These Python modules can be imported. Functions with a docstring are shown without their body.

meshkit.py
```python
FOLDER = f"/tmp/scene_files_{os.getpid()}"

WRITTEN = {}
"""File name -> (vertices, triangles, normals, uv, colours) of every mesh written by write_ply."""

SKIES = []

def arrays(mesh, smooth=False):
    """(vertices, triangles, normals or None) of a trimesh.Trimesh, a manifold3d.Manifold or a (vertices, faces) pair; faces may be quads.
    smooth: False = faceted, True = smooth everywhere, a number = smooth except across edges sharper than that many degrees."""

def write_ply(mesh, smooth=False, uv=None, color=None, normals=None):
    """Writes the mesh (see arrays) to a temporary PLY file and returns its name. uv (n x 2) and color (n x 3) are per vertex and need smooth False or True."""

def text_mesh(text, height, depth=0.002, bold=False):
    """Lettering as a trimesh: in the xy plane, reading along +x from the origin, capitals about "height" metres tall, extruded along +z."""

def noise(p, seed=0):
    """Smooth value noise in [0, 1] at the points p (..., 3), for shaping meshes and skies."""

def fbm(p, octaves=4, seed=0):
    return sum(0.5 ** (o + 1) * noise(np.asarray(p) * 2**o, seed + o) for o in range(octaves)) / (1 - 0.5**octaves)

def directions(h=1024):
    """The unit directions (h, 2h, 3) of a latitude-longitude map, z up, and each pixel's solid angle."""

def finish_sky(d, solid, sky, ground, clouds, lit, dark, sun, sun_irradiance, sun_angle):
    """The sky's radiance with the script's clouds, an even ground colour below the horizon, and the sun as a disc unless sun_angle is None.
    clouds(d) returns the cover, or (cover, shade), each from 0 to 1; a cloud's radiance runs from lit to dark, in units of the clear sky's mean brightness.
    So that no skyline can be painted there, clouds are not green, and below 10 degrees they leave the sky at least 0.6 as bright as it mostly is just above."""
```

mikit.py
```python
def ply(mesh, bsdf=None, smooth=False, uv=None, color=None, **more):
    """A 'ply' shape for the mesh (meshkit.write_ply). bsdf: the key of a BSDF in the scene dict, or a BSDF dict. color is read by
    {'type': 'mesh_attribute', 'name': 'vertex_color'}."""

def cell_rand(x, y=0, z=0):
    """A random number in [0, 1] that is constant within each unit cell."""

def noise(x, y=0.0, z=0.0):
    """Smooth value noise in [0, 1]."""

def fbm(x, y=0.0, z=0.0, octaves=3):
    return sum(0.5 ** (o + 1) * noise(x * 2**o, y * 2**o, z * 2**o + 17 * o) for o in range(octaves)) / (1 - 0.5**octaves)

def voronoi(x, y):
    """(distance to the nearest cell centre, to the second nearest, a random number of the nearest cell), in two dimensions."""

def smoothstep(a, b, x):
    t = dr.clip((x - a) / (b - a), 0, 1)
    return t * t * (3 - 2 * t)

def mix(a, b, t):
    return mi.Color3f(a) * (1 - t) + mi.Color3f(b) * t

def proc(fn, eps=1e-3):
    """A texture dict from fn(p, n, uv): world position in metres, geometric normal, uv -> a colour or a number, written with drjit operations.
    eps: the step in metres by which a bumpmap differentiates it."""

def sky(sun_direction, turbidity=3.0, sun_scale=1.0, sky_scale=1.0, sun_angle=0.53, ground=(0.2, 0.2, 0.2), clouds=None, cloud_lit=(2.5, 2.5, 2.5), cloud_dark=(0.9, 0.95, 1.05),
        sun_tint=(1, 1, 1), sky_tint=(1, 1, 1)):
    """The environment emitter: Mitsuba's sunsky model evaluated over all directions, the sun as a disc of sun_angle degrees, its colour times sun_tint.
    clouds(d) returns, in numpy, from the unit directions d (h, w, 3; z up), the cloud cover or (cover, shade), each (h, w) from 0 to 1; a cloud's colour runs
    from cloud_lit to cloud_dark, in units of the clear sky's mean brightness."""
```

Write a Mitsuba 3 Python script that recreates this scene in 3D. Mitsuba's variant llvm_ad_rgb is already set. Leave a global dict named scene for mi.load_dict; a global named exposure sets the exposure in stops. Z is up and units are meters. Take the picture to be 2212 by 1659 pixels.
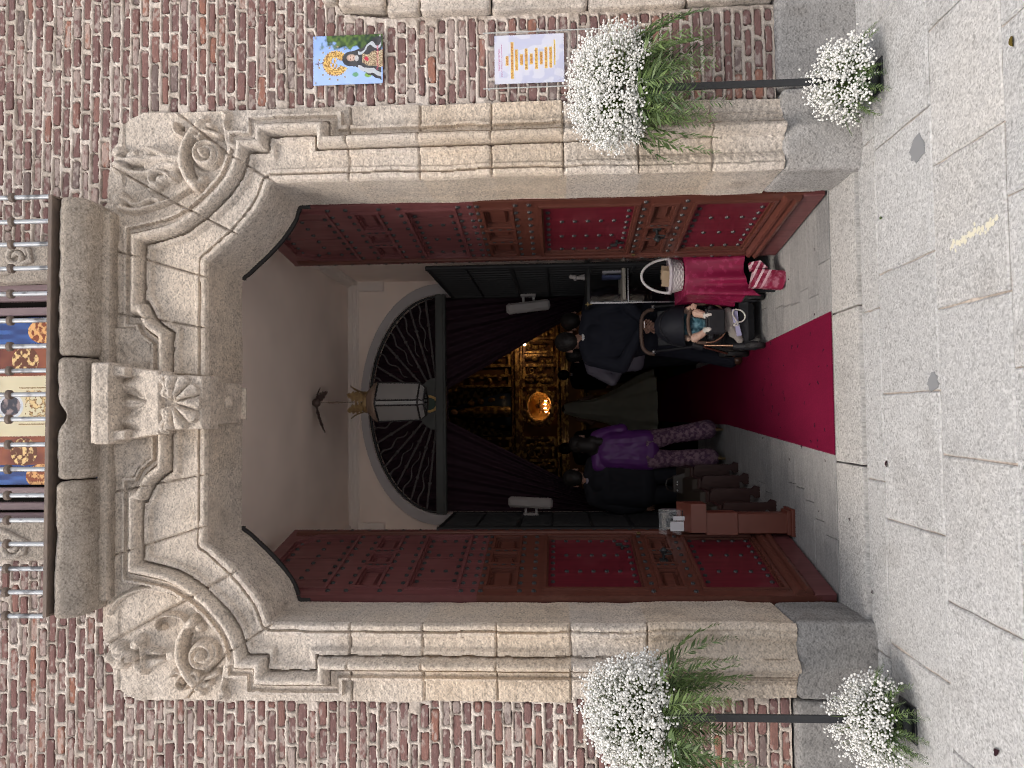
import math, random
import numpy as np, trimesh, shapely
import shapely.geometry as sg
import manifold3d as m3
import drjit as dr
import mitsuba as mi, mikit, meshkit
from mitsuba import ScalarTransform4f as T

# ------------------------------------------------------------------ camera, sky, exposure
PITCH, YAW, ROLL = math.radians(3.45), math.radians(2.4), math.radians(0.8)
EYE = np.array([0.0, -4.45, 1.70])
_f = np.array([math.sin(YAW) * math.cos(PITCH), math.cos(YAW) * math.cos(PITCH), math.sin(PITCH)])
_r = np.array([math.cos(YAW), -math.sin(YAW), 0.0])
_d = np.cross(_f, _r)
_R = math.cos(ROLL) * _r + math.sin(ROLL) * _d      # the photograph is a portrait picture lying on its side: the picture's up is the wall's right
exposure = 2.85
scene = {
    'type': 'scene',
    'camera': {'type': 'perspective', 'fov': 2 * math.degrees(math.atan(1106 / 1661)), 'fov_axis': 'x', 'near_clip': 0.05, 'far_clip': 500.0,
               'to_world': T().look_at(origin=EYE.tolist(), target=(EYE + _f).tolist(), up=_R.tolist())},
    'sky': mikit.sky([-0.38, -0.50, 0.80], turbidity=4, sun_scale=0.30, sun_angle=22, clouds=lambda d: (1.0, 1.0 - np.clip(d[..., 2], 0, 1)), cloud_lit=(2.2, 2.23, 2.32), cloud_dark=(.50, .51, .54), sun_tint=(.90, .97, 1.12)),
}
labels = {}
rng = np.random.default_rng(7)
XC = 0.11                                             # middle of the doorway

# ------------------------------------------------------------------ helpers
def num(key):
    k, n = key, 0
    while k in scene or k in labels or any_child(k):
        n += 1
        k = f'{key}_{n:03d}'
    return k
_roots = set()
def any_child(k): return k in _roots

def thing(name, label, cat, group=None, kind=None):
    k = num(name); _roots.add(k)
    labels[k] = {'label': label, 'category': cat}
    if group: labels[k]['group'] = group
    if kind: labels[k]['kind'] = kind
    return k
_count = {}
def part(parent, name, mesh, mat, smooth=False, uv=None, label=None, kind=None, tw=None):
    base = parent + '__' + name
    n = _count.get(base, 0); _count[base] = n + 1
    k = base if n == 0 else f'{base}_{n:03d}'
    if isinstance(mesh, dict): d = dict(mesh)
    else: d = ply(mesh, mat, smooth, uv)
    if tw is not None: d['to_world'] = tw
    scene[k] = d
    if label or kind:
        labels[k] = {}
        if label: labels[k]['label'] = label
        if kind: labels[k]['kind'] = kind
    return k
def solo(name, mesh, mat, label, cat, smooth=False, uv=None, group=None, kind=None):
    k = thing(name, label, cat, group, kind)
    scene[k] = ply(mesh, mat, smooth, uv)
    return k
def struct(name, mesh, mat, smooth=False, uv=None):
    k = num(name); _roots.add(k)
    scene[k] = ply(mesh, mat, smooth, uv); labels[k] = {'kind': 'structure'}
    return k
def vf(mesh):
    if hasattr(mesh, 'to_mesh'):
        q = mesh.to_mesh(); return np.array(q.vert_properties[:, :3], float), np.array(q.tri_verts)
    if isinstance(mesh, tuple):
        v, f = np.asarray(mesh[0], float), np.asarray(mesh[1], int)
        if f.shape[1] == 4: f = np.vstack([f[:, [0, 1, 2]], f[:, [0, 2, 3]]])
        return v, f
    return np.array(mesh.vertices, float), np.array(mesh.faces)
def ply(mesh, mat, smooth=False, uv=None):
    v, f = vf(mesh)
    if uv is not None:
        if smooth not in (True, False):
            m = trimesh.graph.smooth_shade(trimesh.Trimesh(v, f, process=False), angle=math.radians(smooth), facet_minarea=None)
            v, f = np.array(m.vertices), np.array(m.faces); smooth = True
        u = np.asarray(uv, float)
        u = np.tile(u, (len(v), 1)) if u.ndim == 1 else u
        return mikit.ply((v, f), mat, smooth, uv=u)
    return mikit.ply((v, f), mat, smooth)
def cat(*ms):
    V, F, n = [], [], 0
    for m in (ms[0] if len(ms) == 1 and isinstance(ms[0], list) else ms):
        v, f = vf(m); V.append(v); F.append(f + n); n += len(v)
    return np.vstack(V), np.vstack(F)
def mv(mesh, t=(0, 0, 0), rz=0, s=1, rx=0, ry=0):
    v, f = vf(mesh); v = v * s
    for a, (i, j) in ((rx, (1, 2)), (ry, (2, 0)), (rz, (0, 1))):
        if a:
            c, q = math.cos(a), math.sin(a); w = v.copy()
            w[:, i], w[:, j] = c * v[:, i] - q * v[:, j], q * v[:, i] + c * v[:, j]; v = w
    return v + np.asarray(t, float), f
def box(x0, x1, y0, y1, z0, z1, r=0.0):
    if r <= 0:
        m = trimesh.creation.box(bounds=[[x0, y0, z0], [x1, y1, z1]]); return np.array(m.vertices), np.array(m.faces)
    P = []
    for x in (x0, x1):
        for y in (y0, y1):
            for z in (z0, z1):
                sx, sy, sz = (r if a == b else -r for a, b in ((x, x0), (y, y0), (z, z0)))
                P += [(x + sx, y + sy, z), (x + sx, y, z + sz), (x, y + sy, z + sz)]
    return vf(m3.Manifold.hull_points(np.array(P)))
def hull(P): return vf(m3.Manifold.hull_points(np.asarray(P, float)))
def tube(pts, r, n=8, cap=True, closed=False):
    p = np.asarray(pts, float); r = np.broadcast_to(r, (len(p),)).astype(float)
    t = np.gradient(p, axis=0) if not closed else np.roll(p, -1, 0) - np.roll(p, 1, 0)
    t /= np.linalg.norm(t, axis=1, keepdims=True) + 1e-12
    up = np.array([0, 0, 1.0]) if abs(t[0, 2]) < 0.9 else np.array([1.0, 0, 0])
    a = np.cross(t[0], up); a /= np.linalg.norm(a)
    A = []
    for i in range(len(p)):
        a = a - t[i] * (a @ t[i]); a /= np.linalg.norm(a) + 1e-12; A.append(a)
    A = np.array(A); B = np.cross(t, A); g = np.arange(n) * 2 * np.pi / n
    v = p[:, None] + r[:, None, None] * (np.cos(g)[None, :, None] * A[:, None] + np.sin(g)[None, :, None] * B[:, None])
    m = len(p); v = v.reshape(-1, 3); F = []
    for i in range(m if closed else m - 1):
        for j in range(n):
            a0, b0, c0, d0 = i * n + j, i * n + (j + 1) % n, ((i + 1) % m) * n + (j + 1) % n, ((i + 1) % m) * n + j
            F += [(a0, b0, c0), (a0, c0, d0)]
    if cap and not closed:
        v = np.vstack([v, p[0], p[-1]]); k = m * n
        for j in range(n):
            F += [(k, (j + 1) % n, j), (k + 1, (m - 1) * n + j, (m - 1) * n + (j + 1) % n)]
    return v, np.array(F)
def lathe(prof, n=20, c=(0, 0, 0)):
    pr = np.asarray(prof, float); g = np.arange(n) * 2 * np.pi / n
    v = np.stack([pr[:, None, 0] * np.cos(g), pr[:, None, 0] * np.sin(g), np.broadcast_to(pr[:, None, 1], (len(pr), n))], -1).reshape(-1, 3) + np.asarray(c, float)
    F = []
    for i in range(len(pr) - 1):
        for j in range(n):
            a0, b0, c0, d0 = i * n + j, i * n + (j + 1) % n, (i + 1) * n + (j + 1) % n, (i + 1) * n + j
            F += [(a0, b0, c0), (a0, c0, d0)]
    return v, np.array(F)
def ball(c, r, sub=2):
    m = trimesh.creation.icosphere(subdivisions=sub); return np.array(m.vertices) * np.broadcast_to(r, (3,)) + np.asarray(c, float), np.array(m.faces)
def prism(poly, y0, y1):
    """a polygon in the x-z plane, extruded from y0 to y1 (y0 < y1)"""
    if not isinstance(poly, (sg.Polygon, sg.MultiPolygon)): poly = sg.Polygon(poly)
    out = []
    for g in getattr(poly, 'geoms', [poly]):
        m = trimesh.creation.extrude_polygon(g, y1 - y0, engine='earcut')
        v = np.array(m.vertices); out.append((np.stack([v[:, 0], y1 - v[:, 2], v[:, 1]], 1), np.array(m.faces)))
    return cat(out)
def slab(poly, z0, z1):
    if not isinstance(poly, (sg.Polygon, sg.MultiPolygon)): poly = sg.Polygon(poly)
    out = []
    for g in getattr(poly, 'geoms', [poly]):
        m = trimesh.creation.extrude_polygon(g, z1 - z0, engine='earcut')
        out.append((np.array(m.vertices) + [0, 0, z0], np.array(m.faces)))
    return cat(out)
def grid_faces(nu, nv):
    i, j = np.meshgrid(np.arange(nu - 1), np.arange(nv - 1), indexing='ij')
    a = i * nv + j
    return np.stack([a, a + nv, a + nv + 1, a + 1], -1).reshape(-1, 4)
def sstep(a, b, x):
    t = np.clip((x - a) / (b - a), 0, 1); return t * t * (3 - 2 * t)
def nz(p, s, seed=0, o=3): return meshkit.fbm(np.asarray(p) * s, o, seed) - 0.5
def stone_box(x0, x1, y0, y1, z0, z1, res=0.02, r=0.02, amp=0.006, seed=0, shape=None):
    """a worn block: rounded edges, an uneven face"""
    lo, hi = np.array([x0, y0, z0]), np.array([x1, y1, z1]); V, F, n = [], [], 0
    for ax in range(3):
        u, w = [(1, 2), (2, 0), (0, 1)][ax]
        nu, nw = (max(2, int((hi[q] - lo[q]) / res) + 1) for q in (u, w))
        U, Wd = np.meshgrid(np.linspace(lo[u], hi[u], nu), np.linspace(lo[w], hi[w], nw), indexing='ij')
        for side in (0, 1):
            v = np.zeros((nu * nw, 3)); v[:, u] = U.ravel(); v[:, w] = Wd.ravel(); v[:, ax] = (lo, hi)[side][ax]
            q = grid_faces(nu, nw); q = q if side else q[:, ::-1]
            V.append(v); F.append(q + n); n += len(v)
    v = np.vstack(V); f = np.vstack(F)
    rr = min(r, 0.49 * (hi - lo).min())
    inner = np.clip(v, lo + rr, hi - rr); d = v - inner; L = np.linalg.norm(d, axis=1, keepdims=True)
    nrm = d / np.maximum(L, 1e-9); v = inner + nrm * rr
    if shape is not None: v = shape(v)
    v = v + nrm * (amp * 2 * nz(v, 7.0, seed)[:, None] + amp * 0.7 * nz(v, 40.0, seed + 5, 2)[:, None])
    return v, f
def seg_dist(px, pz, path, closed=False):
    """unsigned distance of the points to a polyline, and the place along it"""
    P = np.asarray(path, float); best = np.full(px.shape, 9.0); arc = np.zeros(px.shape); L = 0.0
    for a, b in zip(P[:-1], P[1:]):
        e = b - a; l2 = e @ e + 1e-15
        t = np.clip(((px - a[0]) * e[0] + (pz - a[1]) * e[1]) / l2, 0, 1)
        d = np.hypot(px - a[0] - t * e[0], pz - a[1] - t * e[1]); m = d < best
        best = np.where(m, d, best); arc = np.where(m, L + t * math.sqrt(l2), arc); L += math.sqrt(l2)
    return best, arc / max(L, 1e-9)
def smooth_path(p, n=8):
    """Catmull-Rom"""
    p = np.asarray(p, float); q = np.vstack([2 * p[0] - p[1], p, 2 * p[-1] - p[-2]]); out = []
    for i in range(len(p) - 1):
        a, b, c, d = q[i:i + 4]; t = np.linspace(0, 1, n, endpoint=False)[:, None]
        out.append(0.5 * (2 * b + (c - a) * t + (2 * a - 5 * b + 4 * c - d) * t * t + (3 * b - a - 3 * c + d) * t ** 3))
    return np.vstack(out + [p[-1:]])

# ------------------------------------------------------------------ materials
fb, nse, mix, sst = mikit.fbm, mikit.noise, mikit.mix, mikit.smoothstep
def mat(name, color, rough=None, metallic=0.0, **more):
    if rough is None: b = {'type': 'diffuse', 'reflectance': color if isinstance(color, dict) else {'type': 'rgb', 'value': list(color)}}
    else: b = {'type': 'principled', 'base_color': color if isinstance(color, dict) else {'type': 'rgb', 'value': list(color)}, 'roughness': rough, 'metallic': metallic, **more}
    scene[name] = {'type': 'twosided', 'b': b}
    return name
C3 = mi.Color3f
def f_granite(p, n, uv):
    """uv.x: from grey to ochre, uv.y: how light"""
    g1 = nse(p.x * 135, p.y * 135, p.z * 135); g2 = nse(p.x * 78 + 9, p.y * 78, p.z * 78); big = fb(p.x * 2.6, p.y * 2.6, p.z * 2.6, 3)
    run = fb(p.x * 16, p.y * 16, p.z * 1.6, 2)
    t = dr.clip(uv.x + (big - 0.5) * 0.9, 0, 1)
    c = mix(C3(.485, .448, .415), C3(.565, .482, .395), t)
    c = mix(c, C3(.405, .40, .40), sst(-.15, -.35, uv.x) * .85)
    k = (0.38 + 0.78 * g1 + 0.50 * g2) * uv.y * (0.93 + 0.12 * sst(.3, .62, run))
    c = c * k
    c = mix(c, c * C3(.42, .40, .40), sst(.66, .85, g2) * sst(.35, .7, g1) * 0.55)
    return mix(c, c * C3(.5, .45, .40), sst(.60, .80, fb(p.x * 5 + 3, p.y * 5, p.z * 3.4, 3)) * .28)
mat('granite', mikit.proc(f_granite))
def f_pave(p, n, uv):
    g1 = nse(p.x * 120, p.y * 120, p.z * 60); g2 = nse(p.x * 80 + 9, p.y * 80, 3.0); big = fb(p.x * 1.7, p.y * 1.7, 0.0, 3)
    c = mix(C3(.415, .415, .415), C3(.475, .455, .43), dr.clip(uv.x + (big - .5), 0, 1))
    c = c * (0.46 + .68 * g1 + .42 * g2) * uv.y
    c = mix(c, c * C3(.40, .40, .42), sst(.62, .8, g2) * sst(.3, .65, g1) * .6)
    return mix(c, c * C3(.60, .58, .56), sst(.60, .78, fb(p.x * 4, p.y * 4, 7.0, 3)) * .25)
mat('pave', mikit.proc(f_pave))
mat('joint_sand', mikit.proc(lambda p, n, uv: mix(C3(.33, .285, .25), C3(.52, .455, .40), nse(p.x * 60, p.y * 60, 1.0)) * (.7 + .6 * fb(p.x * 5, p.y * 5, 2.0, 2))))
mat('grey_patch', (.22, .225, .235)); mat('yellow_paint', (.58, .55, .44))
def f_brick(p, n, uv):
    """uv.x picks the brick's own clay, uv.y how much old lime is left on it"""
    x = uv.x
    c = mix(C3(.108, .070, .078), C3(.152, .086, .090), sst(.0, .2, x))
    c = mix(c, C3(.195, .104, .100), sst(.40, .6, x)); c = mix(c, C3(.25, .125, .105), sst(.74, .84, x))
    c = mix(c, C3(.36, .155, .10), sst(.91, .95, x)); c = mix(c, C3(.15, .145, .145), sst(.968, .975, x))
    g = nse(p.x * 120, p.y * 50, p.z * 120); h = fb(p.x * 22, p.y * 22, p.z * 30, 3)
    c = c * (.62 + .5 * g + .34 * h)
    c = mix(c, C3(.075, .065, .068), sst(.58, .8, fb(p.x * 30 + 5, p.y * 30, p.z * 44, 2)) * .45)
    c = mix(c, C3(.205, .115, .103), .42); c = mix(c, C3(.40, .34, .33), .08)
    lime = sst(.64 - uv.y * .42, .80 - uv.y * .34, fb(p.x * 34, p.y * 34 + 2, p.z * 42, 3))
    return mix(c, C3(.50, .44, .41) * (.75 + .4 * g), lime * .58)
mat('brick', mikit.proc(f_brick))
def f_mortar(p, n, uv):
    g = nse(p.x * 150, p.y * 80, p.z * 150); h = fb(p.x * 7, p.y * 7, p.z * 7, 3); low = sst(1.9, 0.6, p.z)
    c = mix(C3(.62, .56, .515), C3(.47, .415, .37), sst(.35, .7, h + low * .28)) * (.82 + .30 * g)
    return mix(c, C3(.27, .21, .185), sst(.62, .8, fb(p.x * 19, p.y * 19, p.z * 23, 2)) * .22)
mat('mortar', mikit.proc(f_mortar))
mat('dark_gap', (.03, .027, .025))
def f_zinc(p, n, uv):
    h = fb(p.x * 25, p.y * 25, p.z * 14, 3)
    return mix(C3(.42, .44, .47), C3(.14, .14, .15), sst(.5, .72, h))
mat('bar_paint', mikit.proc(f_zinc), .45, 0.55)
mat('iron_rust', mikit.proc(lambda p, n, uv: mix(C3(.10, .085, .08), C3(.20, .15, .12), fb(p.x * 18, p.y * 18, p.z * 18, 3))), .7, .1)
mat('iron_black', (.016, .018, .02), .5, .2)
# ------------------------------------------------------------------ outlines of the portal, in the wall's plane (x right, z up), half a side given
def both(half):
    h = np.asarray(half, float)
    return np.vstack([h, (h * [-1, 1])[::-1]]) + [XC, 0]
OPEN_H = [(1.272, -0.2), (1.272, 0.41), (1.275, 2.0), (1.277, 3.375)] + [tuple(q) for q in smooth_path([(1.277, 3.375), (1.17, 3.415), (1.07, 3.485), (.975, 3.572), (.90, 3.655), (.845, 3.715)], 5)[1:]] + [(.822, 3.752), (.4, 3.748), (0, 3.746)]
OPEN = both(OPEN_H[:-1] + [(0, 3.746)])
wob = lambda z, sd: 0.010 * (meshkit.noise(np.stack([np.asarray(z) * 2.4, 0 * np.asarray(z) + sd, 0 * np.asarray(z)], -1), 3) - .35)
def dens(poly, step=0.03):
    ls = sg.LinearRing(poly); n = int(ls.length / step); pts = [ls.interpolate(i / n, normalized=True) for i in range(n)]
    return np.array([(q.x, q.y) for q in pts])
_o = dens(OPEN, .02)
_e = np.where(np.abs(_o[:, 0] - XC) > 1.2, np.sign(_o[:, 0] - XC) * 0.018 * (meshkit.fbm(np.stack([_o[:, 1] * 3.0, np.sign(_o[:, 0] - XC) * 4, 0 * _o[:, 0]], -1), 2, 3) - .5), 0)
OPENW = sg.Polygon(_o + np.stack([_e, 0 * _e], -1)).buffer(0)
OUT_H = [(1.688, .38), (1.70, 1.0), (1.705, 1.63), (1.728, 1.66), (1.724, 2.45), (1.733, 2.50), (1.735, 3.95), (1.742, 4.17), (1.70, 4.26), (1.66, 4.31), (1.56, 4.325), (1.52, 4.352), (1.42, 4.352), (1.38, 4.38), (1.2, 4.385), (1.15, 4.42), (0, 4.42)]
OUT = sg.Polygon(both(OUT_H))
ARC = [(1.48, 3.640), (1.37, 3.676), (1.27, 3.756), (1.19, 3.845), (1.12, 3.955), (1.082, 4.09), (1.05, 4.265)]
A_H = np.array([(1.607, -.5), (1.607, 2.95), (1.692, 2.95), (1.692, 3.525), (1.602, 3.525), (1.602, 3.640)] + [tuple(q) for q in smooth_path(ARC, 5)] + [(.44, 4.265), (.44, 4.19), (.39, 4.165), (.345, 4.115), (.33, 4.094), (0, 4.094)])
A = both(A_H); A_POLY = sg.Polygon(A)

# ------------------------------------------------------------------ carved ornament: strokes and lumps raised on the stone
STROKES, LUMPS, FLATS, GROOVES = [], [], [], []
def stroke(p, w, h, taper=False, n=6): STROKES.append((smooth_path(p, n) if len(p) > 2 else np.array(p, float), w, h, taper))
def lump(x, z, r, h, rz=None): LUMPS.append((x, z, r, rz or r, h))
def flat(poly, h, soft=.008): FLATS.append((sg.Polygon(poly), h, soft))
def spiral(cx, cz, r0, r1, a0, turns, n=26):
    t = np.linspace(0, 1, n); a = a0 + turns * 2 * np.pi * t; r = r0 + (r1 - r0) * t
    return np.stack([cx + r * np.cos(a), cz + r * np.sin(a)], -1)
def carve(side):
    """the corner carving: a bowl holding a volute, an urn and a leaf above it"""
    m = lambda pts: [((x + 1.352 - 1.462) * 1.0, z) for x, z in pts]
    S = lambda pts: np.array([(XC + side * abs(x - XC), z) for x, z in pts])
    v = (-1.352, 3.765); c = S([v])[0]
    FLATS.append((sg.Point(*c).buffer(.088), .075, .012))
    sp = spiral(c[0], c[1], .090, .020, math.pi * (.55 if side < 0 else .45), 1.6 * side); GROOVES.append((smooth_path(sp, 3), .011, .034))
    lump(c[0], c[1], .030, .085)
    stroke(S([(-1.157, 3.824), (-1.212, 3.870), (-1.273, 3.899), (-1.333, 3.906), (-1.403, 3.893), (-1.483, 3.848), (-1.535, 3.795)]), .03, .06)
    stroke(S([(-1.21, 3.845), (-1.273, 3.870), (-1.333, 3.874), (-1.40, 3.862), (-1.47, 3.82)]), .012, -.03)
    lump(*S([(-1.2, 3.795)])[0], .032, .04)
    if side < 0:
        flat(S([(-1.333, 3.99), (-1.394, 3.99), (-1.40, 3.90), (-1.325, 3.90)]), .05)
        lump(*S([(-1.36, 3.95)])[0], .04, .03)
        flat(S([(-1.299, 4.129), (-1.435, 4.128), (-1.450, 4.104), (-1.394, 3.985), (-1.333, 3.985), (-1.307, 4.11)]), .045, .012)
        stroke(S([(-1.305, 4.123), (-1.44, 4.120)]), .012, .06); stroke(S([(-1.37, 4.11), (-1.365, 4.0)]), .012, -.03); stroke(S([(-1.33, 4.10), (-1.345, 4.0)]), .008, .05)
        for x, z, r, h in ((-1.30, 4.165, .034, .06), (-1.425, 4.155, .03, .05), (-1.455, 4.135, .026, .05), (-1.275, 4.145, .03, .05), (-1.365, 4.20, .04, .07), (-1.335, 4.27, .045, .05), (-1.41, 4.27, .04, .05), (-1.38, 4.325, .035, .05)): lump(*S([(x, z)])[0], r, h, r * 1.25)
        stroke(S([(-1.37, 4.17), (-1.375, 4.31)]), .02, .05); lump(*S([(-1.368, 4.205)])[0], .010, -.05)
        stroke(S([(-1.197, 3.86), (-1.157, 3.881), (-1.135, 3.923), (-1.130, 3.981), (-1.143, 4.028), (-1.178, 4.046), (-1.213, 4.034), (-1.208, 4.005), (-1.187, 4.003)]), .017, .045, True)
        stroke(S([(-1.475, 3.955), (-1.455, 3.93), (-1.466, 3.890), (-1.498, 3.850), (-1.543, 3.866), (-1.55, 3.902), (-1.518, 3.922), (-1.502, 3.897), (-1.521, 3.882)]), .015, .045, True)
    else:
        for p in ([(-1.325, 3.93), (-1.34, 4.0), (-1.375, 4.06), (-1.40, 4.14), (-1.37, 4.19)], [(-1.29, 3.95), (-1.285, 4.04), (-1.25, 4.12), (-1.26, 4.22), (-1.31, 4.30)], [(-1.33, 4.0), (-1.33, 4.12), (-1.32, 4.22), (-1.35, 4.31)]): stroke(S(p), .034, .05, True)
        for x, z, r, h in ((-1.35, 4.205, .05, .05), (-1.30, 4.30, .045, .05), (-1.385, 4.31, .036, .04), (-1.30, 4.10, .05, .03), (-1.37, 4.13, .04, .04), (-1.21, 4.04, .035, .045), (-1.17, 4.10, .03, .035), (-1.23, 3.98, .04, .04)): lump(*S([(x, z)])[0], r, h, r * 1.3)
        stroke(S([(-1.17, 4.06), (-1.21, 4.11), (-1.255, 4.08), (-1.25, 4.02), (-1.2, 3.96)]), .02, .045, True)
        stroke(S([(-1.54, 3.955), (-1.505, 3.955), (-1.475, 3.935), (-1.458, 3.9)]), .02, .05, True); lump(*S([(-1.525, 3.93)])[0], .014, -.03)
        stroke(S([(-1.05, 4.30), (-1.03, 4.20), (-1.05, 4.10), (-1.09, 3.98), (-1.15, 3.86)]), .022, .04, True); lump(*S([(-1.1, 4.30)])[0], .05, .05); stroke(S([(-1.10, 4.26), (-1.06, 4.19), (-1.09, 4.10), (-1.085, 4.05)]), .018, .045)
    stroke(S([(-1.395, 3.60), (-1.42, 3.635), (-1.49, 3.648), (-1.545, 3.660), (-1.578, 3.640), (-1.60, 3.668)]), .022, .035, True)
    for p in ([(-1.492, 3.772), (-1.482, 3.736)], [(-1.521, 3.735), (-1.53, 3.75)], [(-1.461, 3.69), (-1.478, 3.722)], [(-1.468, 3.843), (-1.457, 3.812), (-1.502, 3.791), (-1.53, 3.762)]): stroke(S(p), .018, .04)
    lump(*S([(-1.59, 3.655)])[0], .035, .035); lump(*S([(-1.57, 3.79)])[0], .03, .03)
    if side < 0: stroke(S([(-1.124, 4.345), (-1.038, 4.28), (-.985, 4.148), (-.995, 4.017), (-1.07, 3.84)]), .018, .03, True)
carve(-1); carve(1)

def raise_ornament(X, Z, h):
    for path, w, a, taper in STROKES:
        x0, z0 = path.min(0) - w * 1.6; x1, z1 = path.max(0) + w * 1.6
        m = (X > x0) & (X < x1) & (Z > z0) & (Z < z1)
        if not m.any(): continue
        d, s = seg_dist(X[m], Z[m], path); ww = w * (1 - .65 * s) if taper else w
        b = np.sqrt(np.clip(1 - (d / ww) ** 2, 0, 1)) * a
        h[m] = np.maximum(h[m], .03 + 1.4 * b) if a > 0 else h[m] + 1.4 * b
    for x, z, rx, rz, a in LUMPS:
        q = np.clip(1 - ((X - x) / rx) ** 2 - ((Z - z) / rz) ** 2, 0, 1); b = np.sqrt(q) * a * 1.3
        h = np.where(q > 0, np.maximum(h, .03 + b + .4 * (h - .03)) if a > 0 else h + b, h)
    for path, w, a in GROOVES:
        x0, z0 = path.min(0) - .05; x1, z1 = path.max(0) + .05; m = (X > x0) & (X < x1) & (Z > z0) & (Z < z1)
        if m.any(): d, _ = seg_dist(X[m], Z[m], path); h[m] -= a * np.exp(-(d / w) ** 2)
    return h
def flats(X, Z, h):
    for P, a, soft in FLATS:
        ring = np.array(P.exterior.coords); x0, z0, x1, z1 = P.bounds
        m = (X > x0 - soft) & (X < x1 + soft) & (Z > z0 - soft) & (Z < z1 + soft)
        d, _ = seg_dist(X[m], Z[m], ring); d = np.where(shapely.contains_xy(P, X[m], Z[m]), d, -d)
        h[m] = np.maximum(h[m], .03 + a * sstep(-soft * .3, soft, d))
    return h

# joints between the stones: (name, polyline)
JZ = [.805, 1.222, 1.650, 2.067, 2.487, 2.905]
J2 = both([(1.75, 3.905), (1.476, 3.618), (1.39, 3.53), (1.205, 3.248), (1.15, 3.16)]); n2 = len(J2) // 2
JOINTS = {}
for s, key in ((-1, 'L'), (1, 'R')):
    S = lambda pts: np.array([(XC + s * x, z) for x, z in pts])
    JOINTS['1' + key] = S([(1.42, 4.36), (1.117, 3.803) if s < 0 else (1.177, 3.95), (.9, 3.42)]) ; JOINTS['2' + key] = S([(1.77, 4.0 if s > 0 else 3.92), (1.465, 3.64), (1.22, 3.25)])
    JOINTS['3' + key] = S([(.955, 4.5), (.68, 3.60)]) ; JOINTS['4' + key] = S([(.56, 4.5), (.40, 3.6)])
    JOINTS['5' + key] = S([(.20, 4.45), (.125, 3.6)])
def left_of(P, X, Z):
    """which side of a polyline that runs downwards"""
    zz = P[::-1]; return X - np.interp(Z, zz[:, 1], zz[:, 0])
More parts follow.
